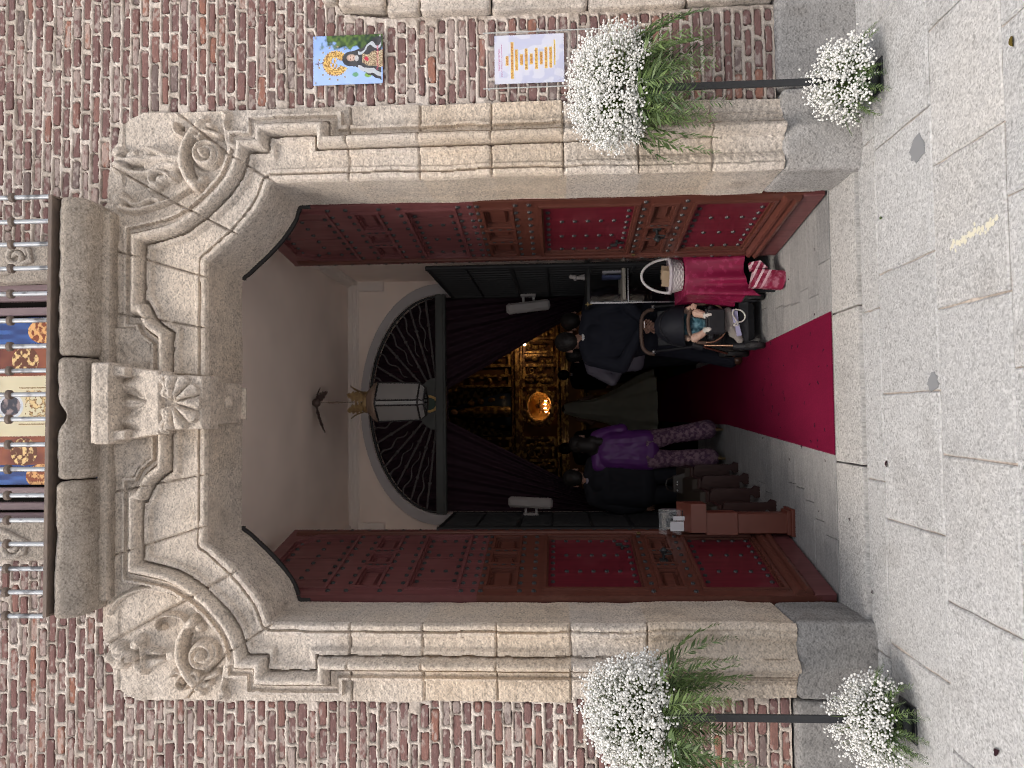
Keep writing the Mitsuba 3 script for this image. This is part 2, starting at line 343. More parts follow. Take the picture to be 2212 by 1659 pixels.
def profile(s):
    """height of the great moulding over the way in from its outer line"""
    h = np.where(s < 0, .030, .060)
    h = np.where((s >= 0) & (s < .022), .074, h); h = np.where((s >= .022) & (s < .030), .046, h)
    c = (s >= .030) & (s < .062); h = np.where(c, .048 + .040 * ((s - .030) / .032) ** 2, h)
    h = np.where((s >= .062) & (s < .073), .050, h)
    t = (s >= .073) & (s < .137); h = np.where(t, .068 + .088 * np.sqrt(np.clip(1 - ((s - .105) / .033) ** 2, 0, 1)), h)
    h = np.where((s >= .137) & (s < .151), .040, h); h = np.where((s >= .151) & (s < .176), .086, h); h = np.where((s >= .176) & (s < .190), .086 - (s - .176) * 1.8, h)
    return h
def mitred(x, z):
    """the way in from the moulding's outer line, with mitred corners"""
    d, _ = seg_dist(x, z, A); ins = shapely.contains_xy(A_POLY, x, z); s = np.where(ins, 0.0, -d); near = ins & (d < .30); q = np.zeros(near.sum())
    for o in np.arange(.0025, .205, .0025):
        P = A_POLY.buffer(-o, join_style=2, mitre_limit=6); shapely.prepare(P); q = np.where(shapely.contains_xy(P, x[near], z[near]), o + .00125, q)
    s[ins] = np.maximum(d[ins], .2); s[near] = np.where(q > .2, s[near], q); return s
def portal_height(X, Z):
    P2 = np.stack([X, 0 * X, Z], -1)
    dA = mitred(X.ravel(), Z.ravel()).reshape(X.shape)
    ring = np.array(OPENW.exterior.coords); tO, _ = seg_dist(X.ravel(), Z.ravel(), ring); tO = tO.reshape(X.shape)
    worn = sstep(2.1, .9, Z) * (.75 + .5 * nz(P2, 3.0, 8))
    h = profile(dA + .005 * nz(P2, 9, 4))
    h = np.where((tO > .040) & (tO < .052), .050, h); h = np.where(tO <= .040, .084, h); h = np.where((tO > .052) & (tO < .080), np.maximum(h, .076), h)
    soft = sum(profile(dA + q) for q in (-.03, -.015, 0, .015, .03)) / 5
    soft = np.where(tO < .10, .070, soft) + .012 * np.cos((tO - .03) * 30) * (tO < .3); w = np.clip(worn, 0, 1); h = h * (1 - w) + soft * w
    h = np.where(dA > -.001, h, np.where(Z > 4.29, .04 + .02 * nz(P2, 11, 2), h))
    h = np.where((np.abs(X - XC) < .44) & (Z > 4.10) & (dA < 0), .05 + .05 * nz(P2, 13, 6), h)
    h = flats(X, Z, h); h = raise_ornament(X, Z, h)
    edge = np.clip(tO / (.014 + .03 * np.clip(worn, 0, 1)), 0, 1); h = h - .030 * (1 - edge) ** 2
    h = h + .012 * nz(P2, 10, 1) + .007 * nz(P2, 48, 5, 2) * (1 + worn)
    return h, dA, tO
def groove(X, Z, lab_id, h, d, wid):
    P2 = np.stack([X, 0 * X, Z], -1); w = wid * (.8 + 1.2 * (nz(P2, 12, 21) + .5) ** 2)
    return h - .024 * np.exp(-(d / w) ** 2)
def build_portal():
    root = thing('stone_portal', 'pale carved granite doorway with scrolls, moulded jambs and shell keystone', 'doorway')
    dx = .0066
    xs = np.arange(XC - 1.76, XC + 1.76 + dx, dx); zs = np.arange(.405, 4.43, dx)
    X, Z = np.meshgrid(xs, zs, indexing='ij')
    X = X + .0005 * np.sin(Z * 900); ins_out = shapely.contains_xy(OUT, X, Z); ins_open = shapely.contains_xy(OPENW, X, Z); ok = ins_out & ~ins_open
    keep = np.zeros_like(ok)
    for a in (-1, 0, 1):
        for b in (-1, 0, 1): keep |= np.roll(np.roll(ok, a, 0), b, 1)
    # grid points just outside are moved onto the outline, for clean edges
    for P, sel in ((OUT, keep & ~ins_out), (OPENW, keep & ins_open)):
        ring = P.exterior
        for i, j in zip(*np.nonzero(sel)):
            q = ring.interpolate(ring.project(sg.Point(X[i, j], Z[i, j]))); X[i, j], Z[i, j] = q.x, q.y
    h = np.zeros_like(X); hh, dA, tO = portal_height(X[keep], Z[keep]); h[keep] = hh
    # stones
    lab = np.full(X.shape, -1); XX, ZZ = X, Z
    side = np.where(X < XC, 0, 1)
    for s, key in ((0, 'L'), (1, 'R')):
        m = side == s; sg_ = -1 if s == 0 else 1; q = lambda n: left_of(JOINTS[n + key], X, Z) * sg_
        lower = q('2') > 0; jz = [z for z in JZ if not (s == 0 and z < 1.0)]
        course = sum((Z > z).astype(int) for z in jz)
        l = np.where((Z < 3.0) | (lower & (Z < 4.0) & (np.abs(X - XC) > 1.2)), course, np.where(q('1') > 0, 10, np.where(q('3') > 0, 11, np.where(q('4') > 0, 12, np.where(q('5') > 0, 13, 14)))))
        lab = np.where(m, l + 20 * s, lab)
        for z in jz:
            zc = z + .01 * (nz(np.stack([X, 0 * X + z, 0 * X], -1), 6, 3)); mm = m & (np.abs(X - XC) > 1.2)
            h = np.where(mm, groove(X, Z, 0, h, np.abs(Z - zc), .0042), h)
        for n, wd in (('1', .0045), ('2', .0045), ('3', .004), ('4', .004), ('5', .004)):
            d, _ = seg_dist(X, Z, JOINTS[n + key])
            h = np.where(m & ((Z > 3.0)), groove(X, Z, 0, h, d, wd * (1.5 if (n == '1' and s == 0) else 1)), h)
    lab = np.where(lab == 34, 14, lab)
    f = grid_faces(len(xs), len(zs)); kf = keep.ravel()[f].all(1); f = f[kf]
    oc = ok.ravel()[f].any(1); f = f[oc]
    V = np.stack([X.ravel(), -h.ravel(), Z.ravel()], -1); fl = lab.ravel()[f[:, 0]]
    tint = {0: (.30, .98), 1: (.75, .90), 2: (.30, 1.02), 3: (1.0, .94), 4: (.75, 1.0), 5: (.45, 1.02), 6: (.35, 1.03)}
    # the sides of the opening, as deep as the wall
    rev = np.array(OPENW.exterior.coords); rev = rev[rev[:, 1] > .38]
    order = np.argsort(np.arctan2(rev[:, 1] - 1.0, rev[:, 0] - XC)); ring = dens(OPENW.exterior.coords, .0135); ring = ring[ring[:, 1] > .40]
    a = np.arctan2(-(ring[:, 0] - XC), ring[:, 1] - .3); ring = ring[np.argsort(a)][::-1]
    he, _, _ = portal_height(ring[:, 0], ring[:, 1]); rl = []
    for x, z in ring:
        i, j = np.clip(int(round((x + (.01 if x > XC else -.01) - xs[0]) / dx)), 0, len(xs) - 1), np.clip(int(round((z + .008 - zs[0]) / dx)), 0, len(zs) - 1); rl.append(lab[i, j])
    rl = np.array(rl); yy = np.array([0, .05, .1, .16, .22, .28, .35, .42])
    RV = np.stack([np.broadcast_to(ring[:, None, 0], (len(ring), 8)), -he[:, None] + yy[None] * (.42 + he[:, None]) / .42, np.broadcast_to(ring[:, None, 1], (len(ring), 8))], -1).copy()
    nn = np.gradient(ring, axis=0); nn = np.stack([nn[:, 1], -nn[:, 0]], -1); nn /= np.linalg.norm(nn, axis=1, keepdims=True) + 1e-9
    b = .012 * nz(RV, 9, 31) + .004 * nz(RV, 45, 3, 2); b[:, 0] = 0; RV[..., 0] += nn[:, None, 0] * b; RV[..., 2] += nn[:, None, 1] * b
    rf = grid_faces(len(ring), 8); frl = np.repeat(rl[:-1], 7)
    # outer skirt
    for l in sorted(set(fl.tolist())):
        if l == 14: nm, tn = 'keystone_back', (.45, .95)
        elif l % 20 >= 10: nm, tn = 'arch_stone', [(.35, 1.03), (.40, 1.0), (.42, .97), (.5, .92)][l % 20 - 10]
        else: nm, tn = 'jamb_stone', tint[l % 20 if l >= 20 else (l % 20) + 1] if l % 20 < 6 else (.3, 1.03)
        ff = f[fl == l]; u, inv = np.unique(ff, return_inverse=True); m1 = (V[u], inv.reshape(-1, 4))
        r2 = rf[frl == l]
        meshes = [m1]
        if len(r2): u2, i2 = np.unique(r2, return_inverse=True); meshes.append((RV.reshape(-1, 3)[u2], i2.reshape(-1, 4)))
        part(root, nm, cat(meshes), 'granite', smooth=50, uv=tn)
    sk = np.array(OUT.exterior.coords); part(root, 'backing', prism(OUT.difference(OPENW.buffer(.035)), .004, .40), 'granite', uv=(.4, .7))
    # keystone: a bracket with a shell
    kx = np.arange(-.25, .25, .006); kz = np.arange(3.716, 4.335, .006); KX, KZ = np.meshgrid(kx, kz, indexing='ij'); kc = .1
    hw = np.interp(KZ, [3.59, 3.655, 3.66, 3.70, 3.715, 3.92, 3.93, 3.98, 4.21, 4.225, 4.335], [.122, .124, .134, .140, .157, .160, .18, .186, .215, .232, .232])
    P3 = np.stack([KX, 0 * KX, KZ], -1); hw = hw + .008 * nz(P3, 12, 2)
    h = np.interp(KZ, [3.59, 3.655, 3.662, 3.69, 3.7155, 3.735, 3.90, 3.955, 3.975, 4.05, 4.15, 4.215, 4.226, 4.30, 4.335], [.05, .055, .085, .09, .10, .165, .165, .165, .205, .20, .17, .14, .27, .285, .26])
    inv = np.abs(KX) < .155; h = np.where((KZ > 4.15) & (KZ < 4.222) & (np.abs(KX) > .15), .235, h)
    dz, ddx = KZ - 3.895, KX; ang = np.arctan2(ddx, -dz); rad = np.hypot(ddx, dz)
    fan = (rad < .165) & (np.abs(ang) < 1.9); sc = np.abs(np.cos(ang * 5.2 + .2)) ** .6
    h = np.where(fan & (rad < .135 + .03 * sc), .155 + .062 * sc * sstep(.0, .05, rad) * (1 - .45 * sstep(.10, .17, rad)) + .012, h)
    for cx in (-.053, .053):
        q = np.hypot(KX - cx, KZ - 3.918); h = np.where(q < .034, np.maximum(h, .19 + .035 * np.sqrt(np.clip(1 - (q / .034) ** 2, 0, 1)) - .02 * np.exp(-((q - .018) / .006) ** 2)), h)
        for p in ([(cx * .9, 3.955), (cx * 1.8, 3.94), (cx * 2.5, 3.968), (cx * 2.9, 3.955)],):
            d, _ = seg_dist(KX, KZ, smooth_path(p, 6)); h = np.maximum(h, np.where(d < .02, .17 + .035 * np.sqrt(np.clip(1 - (d / .02) ** 2, 0, 1)), 0))
    for x0, x1, dp in ((-.003, .0, -.016), (.045, .012, -.03), (-.05, -.012, -.014), (.10, .03, -.012), (-.10, -.03, -.01)):
        d, _ = seg_dist(KX, KZ, np.array([(x0, 4.20), (x1, 4.06)])); h = h + dp * np.exp(-(d / .008) ** 2)
    h = np.where((KZ > 4.05) & (KZ < 4.222) & inv, h + .02 * np.cos(KX * 60) * sstep(4.05, 4.15, KZ), h)
    h = h + .012 * nz(P3, 14, 4) + .007 * nz(P3, 55, 6, 2)
    e = np.clip((hw - np.abs(KX)) / .014, 0, 1); h = h * np.where(e >= 1, 1, .0) + np.where((e > 0) & (e < 1), h - .02 * (1 - e) ** 2, 0) * (e < 1)
    XX = np.where(np.abs(KX) > hw, np.sign(KX) * hw, KX); Y = np.where(np.abs(KX) > hw, .0, -h)
    kp = np.abs(KX) < hw + .012; f = grid_faces(len(kx), len(kz)); f = f[kp.ravel()[f].all(1)]
    kv = np.stack([XX.ravel() + kc, Y.ravel(), KZ.ravel()], -1)
    top = KZ[0].max(); key = cat((kv, f), box(kc - .225, kc + .225, -.255, 0, 4.31, 4.337), box(kc - .155, kc + .155, -.10, .0, 3.7165, 3.722), stone_box(kc - .128, kc + .128, -.10, .36, 3.722, 3.80, .02, .012, .008, 5), mv(ball((0, 0, 0), (.045, .06, .022), 2), (kc, .16, 3.722)), box(kc - .10, kc + .10, .36, .385, 3.70, 3.76, .004))
    part(root, 'keystone', key, 'granite', smooth=55, uv=(.40, .98), label='projecting keystone bracket carved with a shell')
    # cornice of three weathered stones, and the rough band under it
    def roll(v, seed=0):
        t = (v[:, 2] - 4.36) / .147; v = v.copy(); fr = v[:, 1] < -.1
        v[:, 1] = np.where(fr, v[:, 1] + .11 * np.clip(.75 - t, 0, 1) ** 1.6 + .03 * np.clip(t - .7, 0, 1), v[:, 1])
        notch = np.exp(-((v[:, 0] - .03) / .06) ** 2) * sstep(4.41, 4.50, v[:, 2]); v[:, 2] -= .05 * notch
        v[:, 2] += .012 * nz(v * [1, .2, .2], 5, 12) + .01 * nz(v, 16, 2); return v
    for i, (a, b) in enumerate(((-1.095, -.335), (-.330, .36), (.365, 1.275))):
        part(root, 'cornice_stone', stone_box(a, b, -.325, .02, 4.362, 4.507, .016, .035, .012, 40 + i, roll), 'granite', smooth=60, uv=(.40, .62 + .04 * i))
    part(root, 'cornice_bed', stone_box(-1.04, 1.235, -.125, .02, 4.315, 4.385, .02, .02, .012, 60), 'granite', smooth=60, uv=(.5, .80))
    # granite feet of the jambs
    def foot(v):
        v = v.copy(); u = np.abs(v[:, 0] - XC); c = sstep(1.50, 1.62, u) * sstep(1.74, 1.64, u); v[:, 1] += np.where(v[:, 1] < 0, .03 * c + .02 * sstep(1.36, 1.3, u), 0); return v
    part(root, 'plinth_stone', stone_box(XC + 1.265, XC + 1.735, -.085, .41, -.06, .412, .016, .035, .010, 71, foot), 'granite', smooth=60, uv=(-.5, .82))
    part(root, 'plinth_stone', stone_box(XC - 1.690, XC - 1.262, -.085, .41, -.06, .408, .016, .035, .008, 72, foot), 'granite', smooth=60, uv=(-.5, .60))
    rim = OPENW.buffer(.004).difference(OPENW.buffer(-.020)).intersection(sg.MultiPolygon([sg.box(XC - 1.31, 3.30, XC - .80, 3.80), sg.box(XC + .80, 3.30, XC + 1.31, 3.80)]))
    for g in sorted(rim.geoms, key=lambda q: q.bounds[0]): part(root, 'arch_rim', prism(g, .424, .445), 'rim_black')
    return root
mat('rim_black', (.02, .02, .022), .5)
build_portal()
# ------------------------------------------------------------------ brick walls
def brick_mesh(x0, x1, z0, z1, y, r):
    w, h = x1 - x0, z1 - z0; k = min(.012, w * .2); j = lambda a: r.uniform(-a, a)
    ring = [(x0 + k, z0), (x0 + w * .5, z0), (x1 - k, z0), (x1, z0 + k), (x1, z1 - k), (x1 - k, z1), (x0 + w * .5, z1), (x0 + k, z1), (x0, z1 - k), (x0, z0 + k)]
    ring = np.array(ring) + r.uniform(-.0035, .0035, (10, 2)); c = np.array([(x0 + x1) / 2, (z0 + z1) / 2])
    inn = c + (ring - c) * (1 - np.array([.016 / w, .012 / h]) * r.uniform(.5, 1.2, (10, 1)))
    tl, tx = j(.004), j(.004)
    fy = lambda q: y + tl * (q[:, 0] - c[0]) / w * 2 + tx * (q[:, 1] - c[1]) / h + r.uniform(-.0012, .0012, len(q))
    V = np.vstack([np.stack([ring[:, 0], np.full(10, .05), ring[:, 1]], 1), np.stack([ring[:, 0], fy(ring) + .005, ring[:, 1]], 1), np.stack([inn[:, 0], fy(inn), inn[:, 1]], 1), [[c[0], y - .001, c[1]]]])
    F = []
    for i in range(10):
        n = (i + 1) % 10
        F += [(i, n, 10 + n), (i, 10 + n, 10 + i), (10 + i, 10 + n, 20 + n), (10 + i, 20 + n, 20 + i), (20 + i, 20 + n, 30)]
    return V, np.array(F)
def brick_wall(region, label, seed, x_anchor, tilt):
    r = np.random.default_rng(seed); x0, z0, x1, z1 = region.bounds
    bricks, z = [], z0 + .008
    ci = 0
    while z < z1 - .02:
        H = .0405 + r.uniform(-.004, .004); zc = z + H / 2; off = (ci % 2) * .088 + r.uniform(-.02, .02)
        line = region.intersection(sg.LineString([(x0 - 1, zc), (x1 + 1, zc)]))
        for g in getattr(line, 'geoms', [line]):
            if g.is_empty or g.geom_type != 'LineString': continue
            a, b = g.bounds[0] + .006, g.bounds[2] - .006
            x = a - ((a - x_anchor - off) % .187)
            while x < b:
                L = .166 + r.uniform(-.014, .014); p, q = max(x + r.uniform(-.004, .004), a + abs(r.normal(0, .006))), min(x + L, b - abs(r.normal(0, .006)))
                if q - p > .028: bricks.append((p, q, z + r.uniform(-.003, .003), z + H + r.uniform(-.003, .003)))
                x += .187
        z += H + .0195 + r.uniform(-.003, .003); ci += 1
    B = np.array(bricks)
    # mortar: an uneven skin that runs over the bricks' edges here and there
    dx = .0062; xs, zs = np.arange(x0, x1 + dx, dx), np.arange(z0 - .004, z1 + dx, dx)
    X, Z = np.meshgrid(xs, zs, indexing='ij'); ins = np.full(X.shape, -.03)
    P = np.stack([X, 0 * X, Z], -1); jx, jz = X + .012 * nz(P, 30, seed), Z + .012 * nz(P, 34, seed + 1)
    for p, q, a, b in B:
        i0, i1 = np.searchsorted(xs, [p - .03, q + .03]); k0, k1 = np.searchsorted(zs, [a - .03, b + .03]); s = np.s_[i0:i1, k0:k1]
        d = np.minimum(np.minimum(jx[s] - p, q - jx[s]), np.minimum(jz[s] - a, b - jz[s])); ins[s] = np.maximum(ins[s], d)
    y = np.where(ins > .001, .020, -.008 - .009 * nz(P, 26, seed + 2) * 2 - .006 * nz(P, 80, seed + 3, 2))
    y = np.where((ins > -.004) & (ins <= .001), y + .004, y)
    ok = shapely.contains_xy(region.buffer(.012), X, Z); f = grid_faces(len(xs), len(zs)); f = f[ok.ravel()[f].all(1)]
    root = thing('brick_wall', label, 'wall'); u, inv = np.unique(f, return_inverse=True)
    scene[root] = ply((np.stack([X, y, Z], -1).reshape(-1, 3)[u], inv.reshape(-1, 4)), 'mortar', True)
    area = (B[:, 1] - B[:, 0]) * (B[:, 3] - B[:, 2])
    vis = np.argsort(-area - 1e-3 * r.uniform(0, 1, len(B)))
    big = set(vis[:300].tolist()); rest, ru = [], []
    for i, (p, q, a, b) in enumerate(B):
        pal = r.uniform(0, 1); lime = r.uniform(0, 1) ** 1.6 * (1.0 if a > 1.9 else .45); m = brick_mesh(p, q, a, b, -.006 + r.normal(0, .0035), r)
        if i in big: part(root, 'brick', m, 'brick', uv=(pal, lime))
        else: rest.append(m); ru += [(pal, lime)] * len(m[0])
    if rest: part(root, 'small_brick', cat(rest), 'brick', uv=np.array(ru), kind='stuff')
    return root
hole = OUT.buffer(.004)
upper_stone = sg.box(-.82, 4.3, 1.075, 5.6)
RW = sg.Polygon([(1.3, .43), (2.358, .43), (2.352, .95), (2.362, 1.5), (2.36, 2.06), (2.372, 2.5), (2.366, 2.68), (2.41, 2.96), (2.50, 3.02), (2.75, 3.06), (2.75, 5.35), (1.0, 5.35), (1.0, 4.36), (1.3, 4.36)]).difference(hole).difference(upper_stone)
LW = sg.Polygon([(-1.0, 4.36), (-.75, 4.36), (-.75, 5.3), (-2.3, 5.3), (-2.3, .435), (-1.2, .435)]).difference(hole).difference(upper_stone)
RW, LW = (max(getattr(g, 'geoms', [g]), key=lambda q: q.area) for g in (RW, LW))
brick_wall(RW, 'old red brick wall right of the doorway with poster and notice on it', 11, .03, 0)
brick_wall(LW, 'old red brick wall left of the doorway with thick pale mortar', 12, .10, 0)
# granite footing of the walls
k = solo('wall_footing', stone_box(XC + 1.742, 2.62, -.05, .25, -.08, .425, .018, .03, .008, 80), 'granite', 'grey granite footing block under the right brick wall', 'footing', 60, (-.5, .78))
k = solo('wall_footing', stone_box(-2.45, XC - 1.695, -.055, .25, -.08, .415, .018, .03, .008, 81), 'granite', 'grey granite footing block under the left brick wall', 'footing', 60, (-.5, .58))
# the next doorway's stonework at the right edge
pil = thing('stone_pilaster', 'weathered stone pilaster at the right end of the brick wall', 'pilaster')
for i, (z0, z1, a, y) in enumerate(((.43, .93, 2.372, -.075), (.935, 1.50, 2.358, -.08), (1.505, 2.06, 2.366, -.085), (2.065, 2.48, 2.375, -.10), (2.485, 2.68, 2.378, -.09), (2.685, 2.97, 2.42, -.11), (2.975, 3.07, 2.46, -.10))):
    def prof(v, a=a):
        v = v.copy(); d = v[:, 0] - a; v[:, 1] += np.where(v[:, 1] < 0, .03 * np.sin(np.clip(d, 0, .4) * 28), 0); return v
    part(pil, 'block', stone_box(a, 2.95, y, .2, z0, z1, .018, .028, .012, 90 + i, prof), 'granite', smooth=60, uv=(.2 + .08 * (i % 3), 1.02))
# masonry that closes the building behind the facing
def wallbox(*a): return box(*a)
struct('wall_core', cat(wallbox(XC + 1.33, 4.5, .052, .40, -.1, 6.5), wallbox(-4.5, XC - 1.33, .052, .40, -.1, 6.5), wallbox(XC - 1.33, XC + 1.33, .41, .43, 3.78, 6.5), wallbox(XC - 1.33, XC + 1.33, .12, .40, 4.42, 6.5)), 'mortar')
struct('wall_wings', cat(wallbox(2.95, 9, -.002, .05, -.1, 6.5), wallbox(-9, -2.3, -.002, .05, -.1, 6.5), wallbox(-2.4, 2.95, -.002, .05, 5.3, 6.5)), 'mortar')

# ------------------------------------------------------------------ pavement
struct('ground', (np.array([[-60, -120, -.05], [60, -120, -.05], [60, .42, -.05], [-60, .42, -.05]], float), np.array([[0, 1, 2, 3]])), 'pave', uv=(.4, 1.25))
pv = struct('pavement', box(-8, 8, -6.5, -.02, -.049, -.032), 'joint_sand')
rp = np.random.default_rng(5)
def slab_mesh(x0, x1, y0, y1, z, sx0=0, sx1=0):
    g = .0036
    def edge(a, b, n):
        t = np.linspace(0, 1, n)[:-1, None]; q = np.array(a) * (1 - t) + np.array(b) * t
        return q + rp.normal(0, .0022, q.shape)
    c = [(x0 + g + sx0, y0 + g), (x1 - g + sx1, y0 + g), (x1 - g, y1 - g), (x0 + g, y1 - g)]
    ring = np.vstack([edge(c[i], c[(i + 1) % 4], 7) for i in range(4)]); cen = ring.mean(0); n = len(ring)
    inn = ring + (cen - ring) / np.linalg.norm(cen - ring, axis=1, keepdims=True) * .009
    tilt = rp.normal(0, .0015, 2); zf = lambda q: z + (q - cen) @ tilt
    V = np.vstack([np.c_[ring, np.full(n, z - .03)], np.c_[ring, zf(ring) - .006], np.c_[inn, zf(inn)], [[*cen, z]]]); F = []
    for i in range(n):
        k = (i + 1) % n
        F += [(i, k, n + k), (i, n + k, n + i), (n + i, n + k, 2 * n + k), (n + i, 2 * n + k, 2 * n + i), (2 * n + i, 2 * n + k, 3 * n)]
    return V, np.array(F)
def pslab(*a, **k):
    part(pv, 'slab', slab_mesh(*a, **k), 'pave', smooth=False, uv=(rp.uniform(-.4, .3), rp.uniform(.94, 1.04)))
for x in np.arange(-3.2, 3.3, .93): pslab(x + .04 - .93 * 0, x + .97, -.242, -.028 if abs(x + .5 - XC) > 1.6 else -.008, -.020)
row = [-3.85, -3.2, -2.53, -1.88, -1.215, -.562, .095, .735, 1.41, 2.07, 2.7, 3.4]
for a, b in zip(row[:-1], row[1:]): pslab(a, b, -.862, -.242, -.020 + rp.normal(0, .001))
row = [-4.1, -3.45, -2.8, -2.15, -1.50, -.848, -.195, .465, 1.12, 1.75, 2.4, 3.1]
for a, b in zip(row[:-1], row[1:]): pslab(a, b, -1.432, -.862, -.020 + rp.normal(0, .001), sx0=-.01, sx1=-.01)
y = -1.432
for k in range(6):
    row = [-3.9 + (k % 2) * .33 + i * .66 + (0.10 if k == 0 else 0) for i in range(12)]
    for a, b in zip(row[:-1], row[1:]): pslab(a, b, y - .58, y, -.020 + rp.normal(0, .001))
    y -= .58
thr = thing('threshold', 'worn granite threshold stones across the doorway', 'threshold')
for a, b in ((-1.30, -.305), (-.300, .605), (.610, 1.42)):
    part(thr, 'stone', stone_box(a, b, .0, .42, -.10, .0, .03, .012, .003, 33), 'pave', smooth=50, uv=(.45, .92))
# mended spots, a streak of paint and what the wind left on the slabs
def blob(cx, cy, rx, ry, seed, rot=0, n=16, z=-.0195, th=.0016):
    r = np.random.default_rng(seed); a = np.arange(n) * 2 * np.pi / n; rr = 1 + r.uniform(-.22, .22, n)
    q = np.stack([rx * rr * np.cos(a), ry * rr * np.sin(a)], -1); c, s = math.cos(rot), math.sin(rot); q = q @ np.array([[c, s], [-s, c]])
    return slab(sg.Polygon(q + [cx, cy]).buffer(0), z - .002, z + th)
for i, (x, y, a, b, w) in enumerate(((1.245, -.735, .06, .075, 'lozenge shaped grey patch on a slab right of the doorway'), (.135, -.805, .04, .05, 'rounded grey patch at a slab joint before the doorway'))):
    solo('mended_patch', blob(x, y, a, b, 50 + i, .15), 'grey_patch', w, 'patch')
st = [blob(.722 + .001 * i + rp.normal(0, .008), -1.02 - .0195 * i + rp.normal(0, .006), .013, .012, 300 + i, n=8, th=.0012) for i in range(18)] + [blob(.726 + .001 * i + rp.normal(0, .016), -1.01 - .0195 * i, .009, .007, 400 + i, n=7, th=.0012) for i in range(18)]
solo('paint_streak', cat(st), 'yellow_paint', 'short crumbly streak of pale yellow paint on the slabs', 'paint mark')
# ------------------------------------------------------------------ balcony over the cornice
def balcony():
    b = thing('iron_balcony', 'iron balcony railing of pale bars with round collars over the doorway', 'balcony')
    Y = -.33
    part(b, 'frame', box(-1.075, 1.275, Y - .012, Y + .006, 4.523, 4.548, .003), 'iron_rust'); part(b, 'floor_plate', box(-1.06, 1.26, Y + .006, -.0, 4.526, 4.536), 'iron_rust'); part(b, 'bracket', hull([(1.262, Y, 4.53), (1.274, Y, 4.53), (1.262, Y, 4.60), (1.274, Y, 4.60), (1.262, -.02, 4.44), (1.274, -.02, 4.44), (1.262, -.02, 4.53), (1.274, -.02, 4.53)]), 'iron_rust'); part(b, 'bracket', hull([(-1.075, Y, 4.53), (-1.063, Y, 4.53), (-1.075, Y, 4.60), (-1.063, Y, 4.60), (-1.075, -.02, 4.44), (-1.063, -.02, 4.44), (-1.075, -.02, 4.53), (-1.063, -.02, 4.53)]), 'iron_rust')
    X = [1.266, 1.127, .998, .862, .718, .567, .422, .285, .152, .015, -.127, -.264, -.408, -.545, -.676, -.812, -.94, -1.070]
    for i, x in enumerate(X):
        z = 4.546; part(b, 'bar', tube([(x, Y, z), (x, Y, 5.6)], .0135, 10), 'bar_paint', smooth=40)
        part(b, 'collar', lathe([(.0, -.018), (.016, -.018), (.026, -.010), (.027, .010), (.016, .017), (0, .017)], 14, (x, Y, 4.765)), 'iron_rust', smooth=40)
    w = thing('balcony_window', 'balcony doorway with mauve frames and a stone surround with scrolls', 'window')
    def sc(v):
        v = v.copy(); return v
    for s, a, c in ((1, .835, 1.075), (-1, -.82, -.585)):
        part(w, 'jamb_stone', stone_box(a, c, -.06, .2, 4.42, 5.6, .02, .02, .012, 120 + s), 'granite', smooth=60, uv=(.4, .80))
        cx = (a + c) / 2 + .03 * s
        part(w, 'scroll', cat(tube(np.c_[spiral(cx, 4.93, .07, .012, -1.4 if s > 0 else 4.5, 1.5 * s, 30)[:, 0], np.full(30, -.065), spiral(cx, 4.93, .07, .012, -1.4 if s > 0 else 4.5, 1.5 * s, 30)[:, 1]], .017, 8), tube([(cx - .1 * s, -.06, 5.3), (cx - .09 * s, -.062, 5.0), (cx - .02 * s, -.062, 4.84), (cx + .05 * s, -.062, 4.86)], .02, 8)), 'granite', smooth=True, uv=(.3, .9))
    for a, c, y in ((.80, .835, .02), (.74, .785, .05), (.655, .70, .05), (-.585, -.55, .02), (-.535, -.49, .05), (-.44, -.40, .05)): part(w, 'frame', box(a, c, y, y + .06, 4.42, 5.6, .004), 'mauve_paint')
    part(w, 'reveal', box(-.585, .835, .118, .14, 4.42, 5.6), 'dark_gap')
    solo('printed_banner', box(-.385, .64, .085, .09, 4.40, 5.6), 'banner_print', 'printed altarpiece banner with blue drapes and gilt carving behind the balcony bars', 'banner')
mat('mauve_paint', (.22, .16, .175), .5)
def ell(p, cx, cz, rx, rz): return dr.sqrt(dr.square((p.x - cx) / rx) + dr.square((p.z - cz) / rz))
